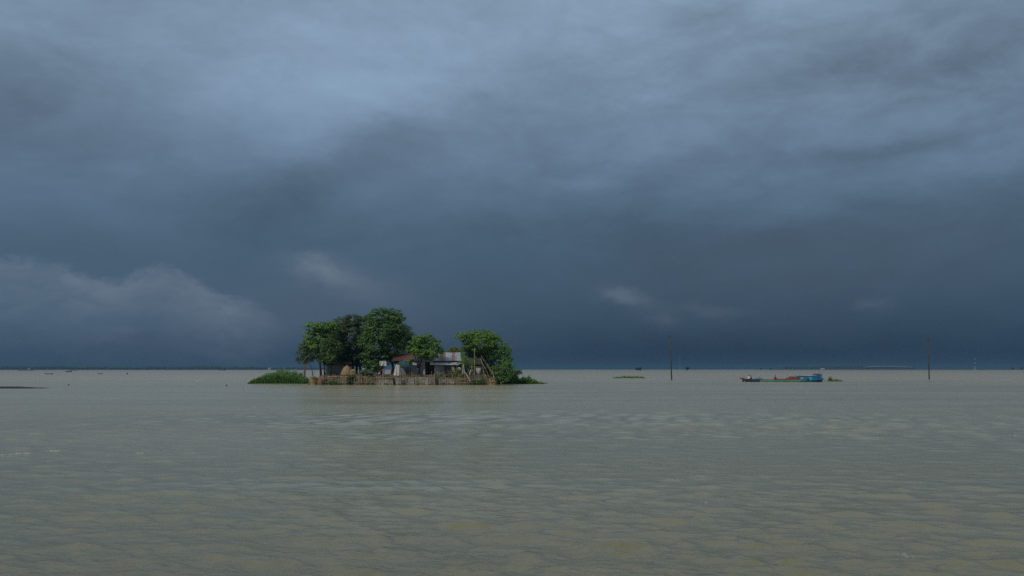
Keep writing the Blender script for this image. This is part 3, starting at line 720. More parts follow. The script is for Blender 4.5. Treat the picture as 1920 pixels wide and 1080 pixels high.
def house_small():
    D = 160.8
    r = empty('tin_hut', (PX(781, D), D, GZ), 'narrow tin hut with a whitish lean-to roof behind the forked trunk', 'hut')
    m = MB(); wallbox(m, 771.5, 791, 684.3, D, GZ - .3); m.box(PX(771.5, D), PX(772, D), D + .12, D + 2.2, GZ - .3, PZ(684.3, D)); m.build('wall', M_TIN, r)
    m = MB(); m.slab(P(770.5, 684.6, D - .25), P(792.5, 684.6, D - .25), P(792, 677.2, D + .95), P(771, 677.2, D + .95), .04); m.build('roof', M_TINPALE, r)
    m = MB(); wallbox(m, 791, 797, 677, D + .2, GZ - .3, .1); m.build('side_wall', M_BOARD, r)
    # dark gap and doorway
    d = empty('wooden_shed', (PX(801, D), D + 1.2, GZ), 'dark plank shed with an open black doorway between the tin houses', 'shed')
    D2 = D + 1.4
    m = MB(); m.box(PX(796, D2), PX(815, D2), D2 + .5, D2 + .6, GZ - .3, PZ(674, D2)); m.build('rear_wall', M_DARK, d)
    m = MB(); m.box(PX(804, D2), PX(807, D2), D2, D2 + .1, GZ - .3, PZ(676, D2)); m.box(PX(807.6, D2), PX(816, D2), D2, D2 + .1, GZ - .3, PZ(682, D2)); m.build('wall', M_WOODD, d)
    m = MB(); m.slab(P(790, 678, D2 - .4), P(818, 679, D2 - .4), P(817, 671, D2 + 1.6), P(791, 670.5, D2 + 1.6), .06); m.build('roof', M_TINRUST, d)
    for px in (797.5, 800.5): MB().tube([P(px, 704, D2 - .1), P(px + .3, 676, D2 - .1)], .05, 6).build('post', M_BAMBOOG, d)
house_small()
def house_right():
    D = 161.8
    r = empty('tin_house', (PX(840, D), D, GZ), 'right-hand house whose grey tin roof is streaked with rust', 'house')
    m = MB(); roof(m, 812, 866, 676.3, 661.3, D + .1, D + 2.7); m.slab(P(812, 661, D + 2.75), P(866, 661, D + 2.75), P(866, 674, D + 5), P(812, 674, D + 5), .05); m.build('roof', M_TINSTR, r)
    m = MB(); m.box(PX(812, D), PX(866, D), D + .35, D + .45, GZ - .3, PZ(677, D)); m.build('upper_wall', M_WOODD, r)
    m = MB(); roof(m, 806.5, 869, 684.0, 679.2, D - 1.2, D + .05, .04); m.build('porch_roof', M_TINPALE, r)
    Df = D - .7
    m = MB(); wallbox(m, 815.5, 832.3, 684.6, Df, GZ - .3, .08); m.build('wall', M_BOARD, r)
    w = MB(); w.box(PX(823.5, Df), PX(829.2, Df), Df - .05, Df - .003, PZ(696.5, Df), PZ(688.5, Df)); wo = w.build('window', M_TINB, r)
    w = MB()
    for a in (823.5, 826.2, 828.7): w.box(PX(a, Df), PX(a + .5, Df), Df - .09, Df - .052, PZ(696.5, Df), PZ(688.5, Df))
    w.build('frame', M_BOARD, wo)
    m = MB(); m.box(PX(832.6, Df), PX(834.2, Df), Df - .06, Df + .08, GZ - .3, PZ(684, Df)); m.build('door_post', M_WOOD, r)
    g = MB(); g.box(PX(834.6, Df), PX(845, Df), Df + .1, Df + .14, GZ - .3, PZ(685, Df)); go = g.build('door', pm('door_blue_grey', (.045, .055, .09), .6, .4), r)
    g = MB()
    for a in (835.2, 838.2, 841.4, 844.4): g.box(PX(a, Df), PX(a + .45, Df), Df + .04, Df + .096, GZ - .2, PZ(685, Df))
    for b in (688, 692.5, 697, 701.5): g.box(PX(834.6, Df), PX(845, Df), Df, Df + .037, PZ(b + .35, Df), PZ(b, Df))
    g.build('grille', M_BAMBOOG, go)
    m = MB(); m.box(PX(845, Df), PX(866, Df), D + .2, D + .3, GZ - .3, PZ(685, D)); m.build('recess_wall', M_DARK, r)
    for px in (815, 846.5, 856, 866): MB().tube([P(px, 704.5, Df - .3), P(px, 683.6, Df - .3)], .05, 6).build('post', M_BAMBOOG, r)
    # washing and bundles
    c = MB(); c.cloth(P(847, 696.5, Df - .2), P(853, 697, Df - .2), P(852, 686, Df - .2), P(846.5, 686, Df - .2), 10, 8, .09, .03, 2)
    tag(c.build('hanging_cloth', M_PINKC), 'faded pinkish cloth hung under the porch roof by the grille door', 'cloth')
    c = MB(); c.lathe(P(861, 694, Df - .1), [(.05, -.25), (.28, -.1), (.34, .15), (.22, .42), (.05, .5)], 12, .12)
    tag(c.build('cloth_bundle', M_WHITEC, smooth=True), 'whitish round bundle in the dark porch opening', 'bundle')
    c = MB(); c.box(PX(855, Df), PX(866, Df), Df - .15, Df + .3, PZ(697.5, Df) - .05, PZ(697.5, Df)); tag(c.build('porch_shelf', M_WOODD), 'dark plank shelf that carries the whitish bundle', 'shelf')
house_right()
def hut_right():
    D = 161.4
    r = empty('thatched_hut', (PX(888, D), D, GZ), 'dark thatched hut with a cream wall panel under the right-hand tree', 'hut')
    m = MB(); m.box(PX(871.5, D), PX(877, D), D, D + 2, GZ - .3, PZ(677, D)); m.box(PX(877, D), PX(903, D), D + 1.2, D + 1.3, GZ - .3, PZ(684, D)); m.build('wall', M_THATCH, r)
    m = MB(); m.slab(P(870, 681, D - .4), P(905, 683, D - .4), P(903, 672, D + 1.8), P(873, 670, D + 1.8), .15); m.build('roof', M_THATCH, r)
    m = MB(); wallbox(m, 892, 901.2, 687.5, D, GZ - .3, .08); m.build('wall_panel', M_WHITEC, r)
    m = MB(); m.box(PX(891.4, D), PX(901.8, D), D - .12, D - .004, PZ(687.9, D), PZ(687, D)); m.build('lintel', M_WHITEC, r)
    m = MB(); m.box(PX(901.8, D), PX(904, D), D - .06, D + .1, GZ - .3, PZ(682, D)); m.build('post', M_WOOD, r)
    c = MB(); c.cloth(P(878, 703, 160.2), P(891, 703.5, 160.2), P(888.5, 692, 161), P(882, 692.5, 161), 14, 8, .12, .03, 3)
    tag(c.build('draped_cloth', M_GREYC), 'pale grey-brown cloth draped in a heap before the thatched hut', 'cloth')
hut_right()
c = MB(); c.cloth(P(736.5, 704, 158.4), P(748.5, 704.5, 158.4), P(749.3, 684.5, 159), P(742.5, 683.5, 159), 12, 12, .10, .03, 2)
tag(c.build('white_sheet', M_WHITEC), 'crumpled white sheet hung upright left of the blue awning', 'sheet')
c = MB(); c.cloth(P(711, 686, 158.8), P(725, 685.7, 158.8), P(724, 676.5, 158.8), P(711.5, 677, 158.8), 12, 8, .07, .03, 2)
tag(c.build('white_sheet', M_WHITEC), 'square white sheet hung in the branches above the standing person', 'sheet')
c = MB(); c.cloth(P(679, 701, 159.5), P(685, 701, 159.5), P(683.5, 690, 159.8), P(680, 690.5, 159.8), 8, 8, .07, .03, 2)
tag(c.build('white_sheet', M_GREYC), 'small pale cloth hanging right of the haystack', 'sheet')

# haystack, two lobes on a pole
hs = empty('haystack', P(651, 703, 160.5), 'tan haystack with a tall and a short rounded lobe on the embankment', 'haystack')
hs.location.z = 1.3
bz = 1.3
m = MB(); cA = (PX(650.5, 160.5), 160.5, bz)
m.lathe(cA, [(.95, 0), (1.05, .3), (.92, .75), (.68, 1.2), (.42, 1.55), (.16, 1.72), (.03, 1.76)], 22, .05)
m.build('tall_heap', M_HAY, hs, smooth=True)
m = MB(); m.lathe((PX(662, 160), 160.1, bz), [(.62, 0), (.64, .4), (.52, .85), (.28, 1.12), (.05, 1.2)], 18, .07)
m.build('short_heap', M_STRAW, hs, smooth=True)
MB().tube([(cA[0], 160.5, bz), (cA[0], 160.5, bz + 1.95)], .03, 6).build('pole', M_BAMBOO, hs)

# brown pole at the left
lp = empty('utility_pole', P(571, 717, 187), 'thick brown pole standing in the water behind the left tip of the islet', 'pole')
lp.location.z = 0
MB().tube([P(571, 722, 187), P(571.3, 690, 187), P(571.6, 652, 187)], [.17, .155, .13], 10).build('pole', M_POLE, lp, smooth=True)
MB().box(PX(563, 187), PX(580, 187), 186.8, 186.86, PZ(657, 187), PZ(656, 187)).build('crossarm', M_STEEL, lp)

# ------------------------------------------------------------------ embankment: fences, sheets, debris
def bank_y(px, off=.35):
    x = PX(px, 157); return front(x) + off
def fence(label, px0, px1, step, tops, railpys, off, rad=.028, group='bamboo fences along the islet bank', jit=.5, lean=.6, low=0.0):
    x0 = PX(px0, 157); root = empty('bamboo_fence', (PX((px0 + px1) / 2, 157), bank_y((px0 + px1) / 2, off), 0), label, 'fence', group)
    px = px0; n = 0
    while px <= px1 and n < 98:
        q = px + R.uniform(-jit, jit); y = bank_y(q, off) ; t = R.uniform(*tops)
        if R.random() < .22: t -= R.uniform(2, 5)
        MB().tube([(PX(q, y), y, -.4), (PX(q + R.uniform(-lean, lean), y), y + R.uniform(0, .1), PZ(t, y))], [rad * R.uniform(.8, 1.5), rad * .8], 5).build('stake', M_BAMBOO if R.random() < .6 else M_BAMBOOG, root)
        px += step * R.uniform(.7, 1.35); n += 1
    for py in railpys:
        pts = []
        for i in range(9):
            q = px0 + (px1 - px0) * i / 8; y = bank_y(q, off - .09); pts.append((PX(q, y), y, PZ(py + R.uniform(-.3, .3), y)))
        MB().tube(pts, .03, 6).build('rail', M_BAMBOO, root)
    return root
fence('loose bamboo fence of uneven stakes below the haystack', 606, 702, 5.2, (701, 712), (716.5,), .25, lean=1.5)
fence('bamboo fence with tall thin stakes before the middle grey sheets', 702, 814, 3.4, (698, 707.5), (708.2,), .22)
fence('crooked bamboo fence with red-brown stakes right of the middle sheets', 815, 912, 3.0, (701, 709), (710.6, 717.5), .22, lean=1.6)
def sheet(px0, px1, py, label, mat=M_BOARD, off=.42):
    m = MB(); n = max(4, int((px1 - px0) / 3.2)); w = (px1 - px0) / n
    for i in range(n):
        a, b = px0 + i * w, px0 + (i + 1) * w - .18; t0 = py + R.uniform(-.6, .8); t1 = t0 + R.uniform(-.8, .8)
        y = bank_y((a + b) / 2, off) + (0.02 if i % 2 else 0)
        A_, B_ = Vector((PX(a, y), y, -.35)), Vector((PX(b, y), y, -.35))
        m.slab(A_, B_, (B_.x, y + .04, PZ(t1, y)), (A_.x, y + .04, PZ(t0, y)), .03)
    o = m.build('retaining_sheet', mat); return tag(o, label, 'retaining wall', 'grey retaining sheets against the bank')
sheet(704, 737.4, 712.5, 'brownish grey retaining sheet with a stepped top, left of the dark post')
sheet(741.8, 812.5, 708.8, 'longest grey retaining sheet, right of the dark post')
sheet(822, 852, 712.0, 'grey retaining sheet behind crooked stakes, below the dark low shrub')
sheet(855, 879, 713.0, 'brown-stained retaining sheet below the yellow-green shrub', tinmat('board_brown', (.22, .17, .13), (.10, .05, .035), .5, .22, rough=.9, metal=0))
m = MB(); y = bank_y(739, .12); m.tube([P(737, 708.5, y), P(738, 712, y), P(740.3, 721.5, y)], [.12, .15, .13], 8); m.build('x', M_DARK)
tag(bpy.data.objects['x'], 'thick dark leaning post between the two grey retaining sheets', 'post'); bpy.data.objects['x'].name = 'wooden_post'
m = MB(); y = bank_y(814, .12); m.tube([P(815, 699, y), P(814.5, 712, y), P(814.5, 723, y)], [.07, .09, .1], 8, .1); o = m.build('wooden_post', M_BAMBOOG)
tag(o, 'stout pale post at the right end of the longest retaining sheet', 'post')
m = MB(); y = bank_y(818, .3); m.lathe((PX(818.5, y), y, -.3), [(.26, 0), (.30, .6), (.27, 1.1), (.18, 1.4), (.05, 1.5)], 10, .15); o = m.build('tree_stump', pm('moss', (.035, .05, .02), .95, .1, var=.4)); tag(o, 'mossy dark stump beside the stout pale post', 'stump')

# straw heaps at both ends
def heap(c, rx, ry, h, mat, name, label, cat, n=260, stick=.4):
    m = MB(); m.lathe(c, [(1.0, -.3), (1.02, 0), (.92, h * .45), (.62, h * .8), (.25, h), (.02, h * 1.02)], 18, .12, rx, ry)
    for _ in range(n):
        a = R.uniform(0, 6.28); t = R.random(); q = 1.02 - .45 * t
        p = Vector((c[0] + math.cos(a) * rx * q, c[1] - abs(math.sin(a)) * ry * q, c[2] + h * t * .95)); d = Vector((R.uniform(-1, 1), R.uniform(-.5, .1), R.uniform(-1, .5))).normalized() * stick * R.uniform(.4, 1)
        m.tube([p, p + d], .014, 4)
    return tag(m.build(name, mat), label, cat)
yb = bank_y(588, .9)
heap((PX(587.5, 158.6), 158.9, 0), .80, .8, 1.35, M_STRAW, 'straw_heap', 'yellowish straw heap at the water on the left tip of the islet', 'straw heap')
heap((PX(599, 159), 159.0, 0), .55, .6, 1.0, M_HAY, 'straw_heap', 'small brown-orange straw heap just right of the yellowish one', 'straw heap', 150)
heap((PX(921, 158.8), 159.0, 0), .85, .7, 1.1, M_STRAW, 'straw_heap', 'pale straw heap at the foot of the leaning bamboo poles', 'straw heap')
heap((PX(610, 158.2), 158.6, 0), .5, .5, .95, M_CLOTHD, 'dark_bundle', 'dark tangled bundle on the bank below the two thin trunks', 'bundle', 80)
# rubble and roots scattered down the left bank: one uncountable mass
m = MB()
for _ in range(900):
    px = R.uniform(604, 706) if R.random() < .75 else R.uniform(815, 925); x = PX(px, 157); o_ = R.uniform(.35, 1.9); y = front(x) + o_; z = gz(x, y)
    s = R.uniform(.03, .10); p = Vector((x, y, z + s * .3)); d = Vector((R.uniform(-1, 1), R.uniform(-1, .3), R.uniform(-.4, 1))).normalized() * s * R.uniform(1, 3.2)
    m.cur = R.choice((0, 0, 1, 2, 3)); m.tube([p - d * .5, p + d * .5], s * .45, 5)
tag(m.build('bank_debris', [M_BRICK, M_BAMBOO, M_SAND, M_WOODD]), 'bricks, roots and sticks littering the earth bank', 'debris', kind='stuff')
# weeds along the top and foot of the bank
L_DRY = leafmat('leaf_dry', (.05, .05, .02), (.17, .15, .06), .3)
def bank_weeds():
    C, N, Sz, A = [], [], [], []
    for _ in range(5200):
        px = R.uniform(600, 932); 
        if math.sin(px * .21) + math.sin(px * .53 + 1) + R.uniform(-.9, .9) < .3: continue
        x = PX(px, 157); o_ = R.choice((R.uniform(.25, .7), R.uniform(1.3, 2.4))); y = front(x) + o_; h = R.uniform(.12, .42)
        C.append((x, y, max(gz(x, y), 0) + h * .5)); N.append((R.gauss(0, .6), -.6 + R.gauss(0, .4), .2)); Sz.append(h * 1.1); A.append((R.gauss(0, .4), R.gauss(0, .3), 1))
    C, N, Sz, A = map(np.array, (C, N, Sz, A)); hh = len(C) // 2
    for i, (sl, mt, lb) in enumerate(((slice(0, hh), L_OLIVE, 'green weeds growing along the foot and top of the earth bank'), (slice(hh, None), L_DRY, 'dry straw-coloured weeds growing along the earth bank'))):
        tag(leaf_mesh(C[sl], N[sl], Sz[sl], 'bank_weeds', mt, None, .3, A[sl]), lb, 'weeds', kind='stuff')
bank_weeds()
# pale earth ledge
m = MB(); pts = []
for i in range(16):
    px = 606 + i * 5.4; x = PX(px, 158); y = front(x) + 1.72; pts.append((x, y, gz(x, y) + .03 + R.uniform(-.02, .02)))
m.tube(pts, [.05] + [.10] * 14 + [.05], 6, .25); o = m.build('path', M_SAND); tag(o, kind='structure')

# leaning bamboo poles on the right
lean = [((893, 700), (927, 703)), ((902, 667), (930, 712)), ((900, 671), (922, 716)), ((904, 684), (912, 718)), ((914, 682), (934, 719)), ((923, 693), (929, 722)),
        ((906, 691), (907, 719)), ((909, 700), (918, 721)), ((911, 703), (905, 720)), ((897, 704), (901, 721)), ((937, 710), (940, 721)), ((886, 704), (889, 721))]
names = ['', 'longest leaning pole, its top highest under the tree', 'second longest leaning pole, just left of the longest one', 'pale leaning pole left of the two longest ones',
         'long leaning pole right of the two longest ones', 'thick leaning pole at the right edge of the stack', 'nearly upright pale pole in the stack', 'short leaning pole over the pale straw heap',
         'short pole slanting to the left across the stack', 'short upright pole left of the stack', 'short lone pole in the shade of the right bush', 'thin upright pole left of the stack near the draped cloth']
for i, ((ax, ay), (bx, by)) in enumerate(lean):
    if i == 0: continue
    y = 158.2 + .12 * i; m = MB(); a, b = P(ax, ay, y + .6), P(bx, by, y - .4)
    m.tube([b, b.lerp(a, .5) + Vector((0, 0, -.03)), a], [.034, .028, .020], 6)
    tag(m.build('bamboo_pole', M_BAMBOO if i % 3 else M_BAMBOOG, smooth=True), names[i], 'pole', 'bamboo poles leaning by the right straw heap')
y = 157.6; tag(MB().tube([P(882, 714.5, y), P(872, 698, y + .5)], [.06, .05], 7).build('white_stick', M_WHITEC), 'thick white stick slanting against the bank right of the banana plant', 'stick')
for k, (a, b) in enumerate((((584, 704), (588, 693)), ((588, 704), (591, 696)))):
    tag(MB().tube([P(*a, 158.7), P(*b, 158.7)], .02, 5).build('twig', M_BARKD), ('taller' if k == 0 else 'shorter') + ' thin dark twig sticking out of the yellowish straw heap', 'twig')
tag(MB().tube([P(890.5, 704, 160), P(890, 680, 160), P(889.5, 655, 160.5)], [.06, .05, .035], 7).build('bamboo_mast', M_BAMBOO), 'tall thin bamboo mast rising in front of the large right-hand tree', 'mast')

# ------------------------------------------------------------------ people
def skin_body(name, joints, edges, mat, parent, sub=1):
    me = bpy.data.meshes.new(name); o = bpy.data.objects.new(name, me); COL.objects.link(o)
    if parent: o.parent = parent
    me.from_pydata([j[0] for j in joints], edges, []); me.update()
    sk = o.modifiers.new('skin', 'SKIN'); sk.use_smooth_shade = True
    lay = me.skin_vertices[0].data if me.skin_vertices else None
    if lay is None:
        bpy.context.view_layer.objects.active = o; me.skin_vertices  # ensured below
    for i, j in enumerate(joints):
        d = me.skin_vertices[0].data[i]; d.radius = (j[1], j[1] * (j[2] if len(j) > 2 else 1)); d.use_root = (i == 0)
    sb = o.modifiers.new('sub', 'SUBSURF'); sb.levels = sub; sb.render_levels = sub
    me.materials.append(mat)
    return o
def hand(j, e, wi, w, d):
    """palm and five unequal fingers from wrist index wi at w, pointing along d"""
    d = Vector(d).normalized(); s = d.orthogonal().normalized(); k = len(j)
    palm = Vector(w) + d * .055; j.append((tuple(palm), .022, .6)); e.append((wi, k))
    for n, (o, l) in enumerate(((-.030, .055), (-.011, .072), (.009, .078), (.029, .068), (-.04, .045))):
        base = palm + s * o * (.8 if n < 4 else 1) + d * (.03 if n < 4 else -.02); mid = base + d * l * .6 + (s * -.02 if n == 4 else Vector((0, 0, 0))); tip = mid + d * l * .4 + Vector((0, 0, -.01))
        b = len(j); j += [(tuple(base), .009), (tuple(mid), .008), (tuple(tip), .007)]; e += [(k, b), (b, b + 1), (b + 1, b + 2)]
def person(loc, rz, label, pose, shirt, lower, hair=M_HAIR, sc=1.0):
    """pose 'stand' or 'squat'; faces local -Y before turning by rz"""
    root = empty('person', loc, label, 'person'); root.rotation_euler = (0, 0, rz); root.scale = (sc,) * 3
    if pose == 'stand':
        pel, chest, neck, head = (0, 0, .92), (0, 0, 1.22), (0, 0, 1.44), (0, -.01, 1.57)
        legs = [((s * .09, 0, .88), (s * .10, -.02, .48), (s * .10, .02, .08), (s * .11, -.13, .04)) for s in (-1, 1)]
        arms = [((s * .17, 0, 1.37), (s * .22, .02, 1.10), (s * .21, -.10, .88)) for s in (-1, 1)]
    else:
        pel, chest, neck, head = (0, .08, .22), (0, .0, .50), (0, -.04, .72), (0, -.07, .85)
        legs = [((s * .10, .04, .20), (s * .15, -.32, .50), (s * .13, -.22, .08), (s * .13, -.36, .04)) for s in (-1, 1)]
        arms = [((s * .17, -.03, .66), (s * .21, -.20, .46), (s * .10, -.38, .50)) for s in (-1, 1)]
    j = [(pel, .125, .8), (tuple((Vector(pel) + Vector(chest)) / 2), .115, .75), (chest, .135, .7), (neck, .05), (tuple(Vector(neck).lerp(Vector(head), .55)), .065),
         (head, .088), (tuple(Vector(head) + Vector((0, .005, .07))), .07), (tuple(Vector(head) + Vector((0, -.085, -.015))), .018)]
    e = [(0, 1), (1, 2), (2, 3), (3, 4), (4, 5), (5, 6), (5, 7)]
    for s in (-1, 1):       # ears
        j.append((tuple(Vector(head) + Vector((s * .088, .01, 0))), .016)); e.append((5, len(j) - 1))
    for l in legs:
        b = len(j); j += [(l[0], .085), (l[1], .060), (l[2], .042), (l[3], .032)]; e += [(0, b), (b, b + 1), (b + 1, b + 2), (b + 2, b + 3)]
    for a in arms:
        b = len(j); j += [(a[0], .055), (a[1], .040), (a[2], .028)]; e += [(2, b), (b, b + 1), (b + 1, b + 2)]
        hand(j, e, b + 2, a[2], Vector(a[2]) - Vector(a[1]))
    bd = skin_body('body', j, e, M_SKIN, root)
    # face details, hair, clothes
    hv = Vector(head)
    m = MB(); m.lathe(hv + Vector((0, .012, .0)), [(.101, -.02), (.106, .03), (.098, .075), (.07, .115), (.02, .135)], 14, .02)
    ho = m_local(m, 'hair', hair, root)
    for s in (-1, 1):
        m = MB(); m.lathe(hv + Vector((s * .032, -.083, .012)), [(.002, -.008), (.010, 0), (.002, .008)], 8); m_local(m, 'eye', M_HAIR, root)
    m = MB(); m.box(hv.x - .022, hv.x + .022, hv.y - .088, hv.y - .078, hv.z - .048, hv.z - .040); m_local(m, 'mouth', M_CLOTHR, root)
    js = [(tuple(Vector(pel) + Vector((0, 0, .02))), .15, .85), (tuple((Vector(pel) + Vector(chest)) / 2), .14, .8), (chest, .158, .75), (tuple(Vector(chest).lerp(Vector(neck), .7)), .075)]
    es = [(0, 1), (1, 2), (2, 3)]
    for a in arms:
        b = len(js); js += [(a[0], .075), (tuple(Vector(a[0]).lerp(Vector(a[1]), .75)), .062)]; es += [(2, b), (b, b + 1)]
    skin_body('shirt', js, es, shirt, root)
    jl = [(pel, .152, .9)]; el_ = []
    for l in legs:
        b = len(jl); jl += [(l[0], .115), (l[1], .092), (tuple(Vector(l[1]).lerp(Vector(l[2]), .6)), .080)]; el_ += [(0, b), (b, b + 1), (b + 1, b + 2)]
    skin_body('sarong', jl, el_, lower, root)
    return root
def m_local(m, name, mat, parent):
    me = bpy.data.meshes.new(name); me.from_pydata(m.v, [], m.f); me.materials.append(mat)
    me.polygons.foreach_set('use_smooth', [True] * len(m.f)); me.update()
    o = bpy.data.objects.new(name, me); COL.objects.link(o); o.parent = parent; return o

# ------------------------------------------------------------------ cargo boat
BD = 194.4
def boat():
    bxp = lambda px: PX(px, BD)
    root = empty('cargo_boat', (bxp(1465), BD, 0), 'long low wooden cargo boat with a blue stern cabin and dark pointed prow', 'boat')
    # stations: px, half width, gunwale z, bottom z
    k = BD / F
    st = [(1386.5, .03, (716.2 - 708.8) * k, (716.2 - 709.4) * k), (1391, .20, .66, .50), (1396, .45, .60, .10), (1402, .75, .56, -.30), (1412, 1.05, .50, -.35), (1425, 1.3, .46, -.4), (1450, 1.5, .40, -.4),
          (1480, 1.55, .42, -.4), (1500, 1.5, .50, -.4), (1525, 1.25, .60, -.35), (1538, .9, .68, -.15), (1541, .7, .70, .05)]
    fine = []
    for a, b in zip(st, st[1:]):
        for i in range(4): t = i / 4; fine.append(tuple(a[q] * (1 - t) + b[q] * t for q in range(4)))
    fine.append(st[-1])
    m = MB(); prof = []
    for (px, w, g, b) in fine:
        x = bxp(px)
        ring = [(-w, g), (-w * 1.0, g - (g - b) * .28), (-w * .93, g - (g - b) * .55), (-w * .7, g - (g - b) * .85), (0, b), (w * .7, g - (g - b) * .85), (w * .93, g - (g - b) * .55), (w, g - (g - b) * .28), (w, g)]
        prof.append([(x, BD + yy, zz) for yy, zz in ring])
    n = 9
    for i in range(len(prof) - 1):
        px = fine[i][0]
        for q in range(n - 1):
            band = q if q < 4 else 7 - q
            if px < 1397: c = 4
            elif px < 1421: c = 0
            elif band == 0: c = 1
            elif band == 1: c = 1 if px < 1495 else 2
            elif band == 2: c = 3 if px > 1488 else 2
            else: c = 0
            m.cur = c
            m.add([prof[i][q], prof[i + 1][q], prof[i + 1][q + 1], prof[i][q + 1]], [(0, 1, 2, 3)])
    m.cur = 0; m.add(prof[-1], [tuple(range(n))])
    m.build('hull', [M_NAVY, M_TEAL, M_DTEAL, M_MAROON, M_PROW], root)
    d = MB(); vs = []
    for (px, w, g, b) in fine: vs += [(bxp(px), BD - w * .97, g - .10), (bxp(px), BD + w * .97, g - .10)]
    d.add(vs, [(2 * i, 2 * i + 2, 2 * i + 3, 2 * i + 1) for i in range(len(fine) - 1)]); d.build('deck', M_DECK, root)
    for s in (-1, 1):
        MB().tube([(bxp(px), BD + s * w, g + .01) for px, w, g, b in fine], .045, 5).build('gunwale', M_PROW, root)
    MB().tube([(bxp(1388), BD, .62), (bxp(1394), BD, .78), (bxp(1396), BD, .74)], .06, 6).build('prow_block', M_PROW, root)
    MB().box(bxp(1392), bxp(1394.5), BD - .12, BD + .12, -.2, .62).build('stem_post', M_NAVY, root)
    # dark blue-grey cover near the bow
    MB().lathe((bxp(1421), BD - .2, .36), [(.95, 0), (.85, .22), (.5, .36), (.05, .40)], 12, .06, 1, .8).build('tarpaulin', pm('tarp_grey_blue', (.06, .10, .13), .7, .3), root)
    # cabin
    Z = lambda py: (716.2 - py) * k
    x0, x1, x2 = bxp(1495), bxp(1528), bxp(1537.3); yf, yb_ = BD - 1.42, BD + 1.42
    cb = MB(); cb.cur = 1; cb.box(x0, bxp(1502.4), yf - .004, yb_, .40, Z(706.0)); cb.cur = 0; cb.box(bxp(1502.4) + .003, x1, yf, yb_, .40, Z(705.6)); cab = cb.build('cabin', [M_BLUE, M_BLUEG], root)
    cb = MB(); cb.box(x1 + .004, x2, yf + .1, yb_ - .1, .42, Z(702.6)); cb.build('wheelhouse', M_BLUEG, root)
    cr = MB(); cr.box(x0 - .15, x1 - .01, yf - .12, yb_ + .12, Z(705.4), Z(704.7)); cr.build('roof', pm('roof_grey_red', (.26, .17, .19), .7, .3), root)
    cr = MB(); cr.box(x1 - .05, x2 + .08, yf, yb_, Z(702.5), Z(702.1)); cr.build('wheelhouse_roof', M_NAVY, root)
    w = MB(); w.box(bxp(1497), bxp(1502.2), yf - .05, yf - .008, Z(712.6), Z(707.6)); wo = w.build('window', M_MINT, root)
    w = MB(); w.box(bxp(1498), bxp(1501.3), yf - .07, yf - .053, Z(711.5), Z(708.4)); w.build('pane', M_TINPALE, wo)
    w = MB(); w.box(bxp(1513.4), bxp(1517.8), yf - .05, yf - .006, Z(712.8), Z(707.2)); w.build('shutter', M_GREENP, root)
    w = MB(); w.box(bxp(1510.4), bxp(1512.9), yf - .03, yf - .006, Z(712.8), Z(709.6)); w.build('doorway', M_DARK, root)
    w = MB(); w.box(bxp(1507), bxp(1510.2), yf - .03, yf - .006, Z(713.3), Z(708.8)); w.build('side_panel', M_DTEAL, root)
    for a in (1519.8, 1522.6, 1525.2, 1530.5, 1533.6):
        yy = yf - .03 if a < 1528 else yf + .06
        w = MB(); w.box(bxp(a), bxp(a) + .06, yy, yy + .024, .45, Z(706.2)); w.build('batten', M_NAVY, root)
    for yy in (yf + .15, yb_ - .15):
        MB().tube([(x1 + .05, yy, Z(701.2)), (x2 - .02, yy, Z(701.0))], .03, 5).build('railing', M_MAROON, root)
        for xx in (x1 + .1, (x1 + x2) / 2, x2 - .05): MB().tube([(xx, yy, Z(702.3)), (xx, yy, Z(700.9))], .025, 5).build('post', M_MAROON, root)
        MB().tube([(x0 + .9, yy, Z(704.2)), (x1 - .2, yy, Z(704.1))], .02, 5).build('railing', M_TINPALE, root)
    MB().tube([(x2 - .25, BD, Z(702)), (x2 - .2, BD, Z(697.5))], .02, 5).build('mast', M_STEEL, root)
    MB().tube([(bxp(1499), BD - .3, Z(705)), (bxp(1499), BD - .3, Z(703))], .06, 6).build('exhaust', M_STEEL, root)
    # rudder frame
    MB().tube([(bxp(1540), BD, .55), (bxp(1545), BD, .62), (bxp(1545.5), BD, .15)], .05, 6).build('rudder', M_STEEL, root)
    MB().tube([(bxp(1423.4), BD, .35), (bxp(1423.3), BD, Z(706.2))], .04, 6).build('mooring_post', M_DECK, root)
    MB().tube([(bxp(1428.5), BD + .4, .35), (bxp(1428.5), BD + .4, Z(707.8))], .03, 6).build('mooring_post', M_DTEAL, root)
boat()
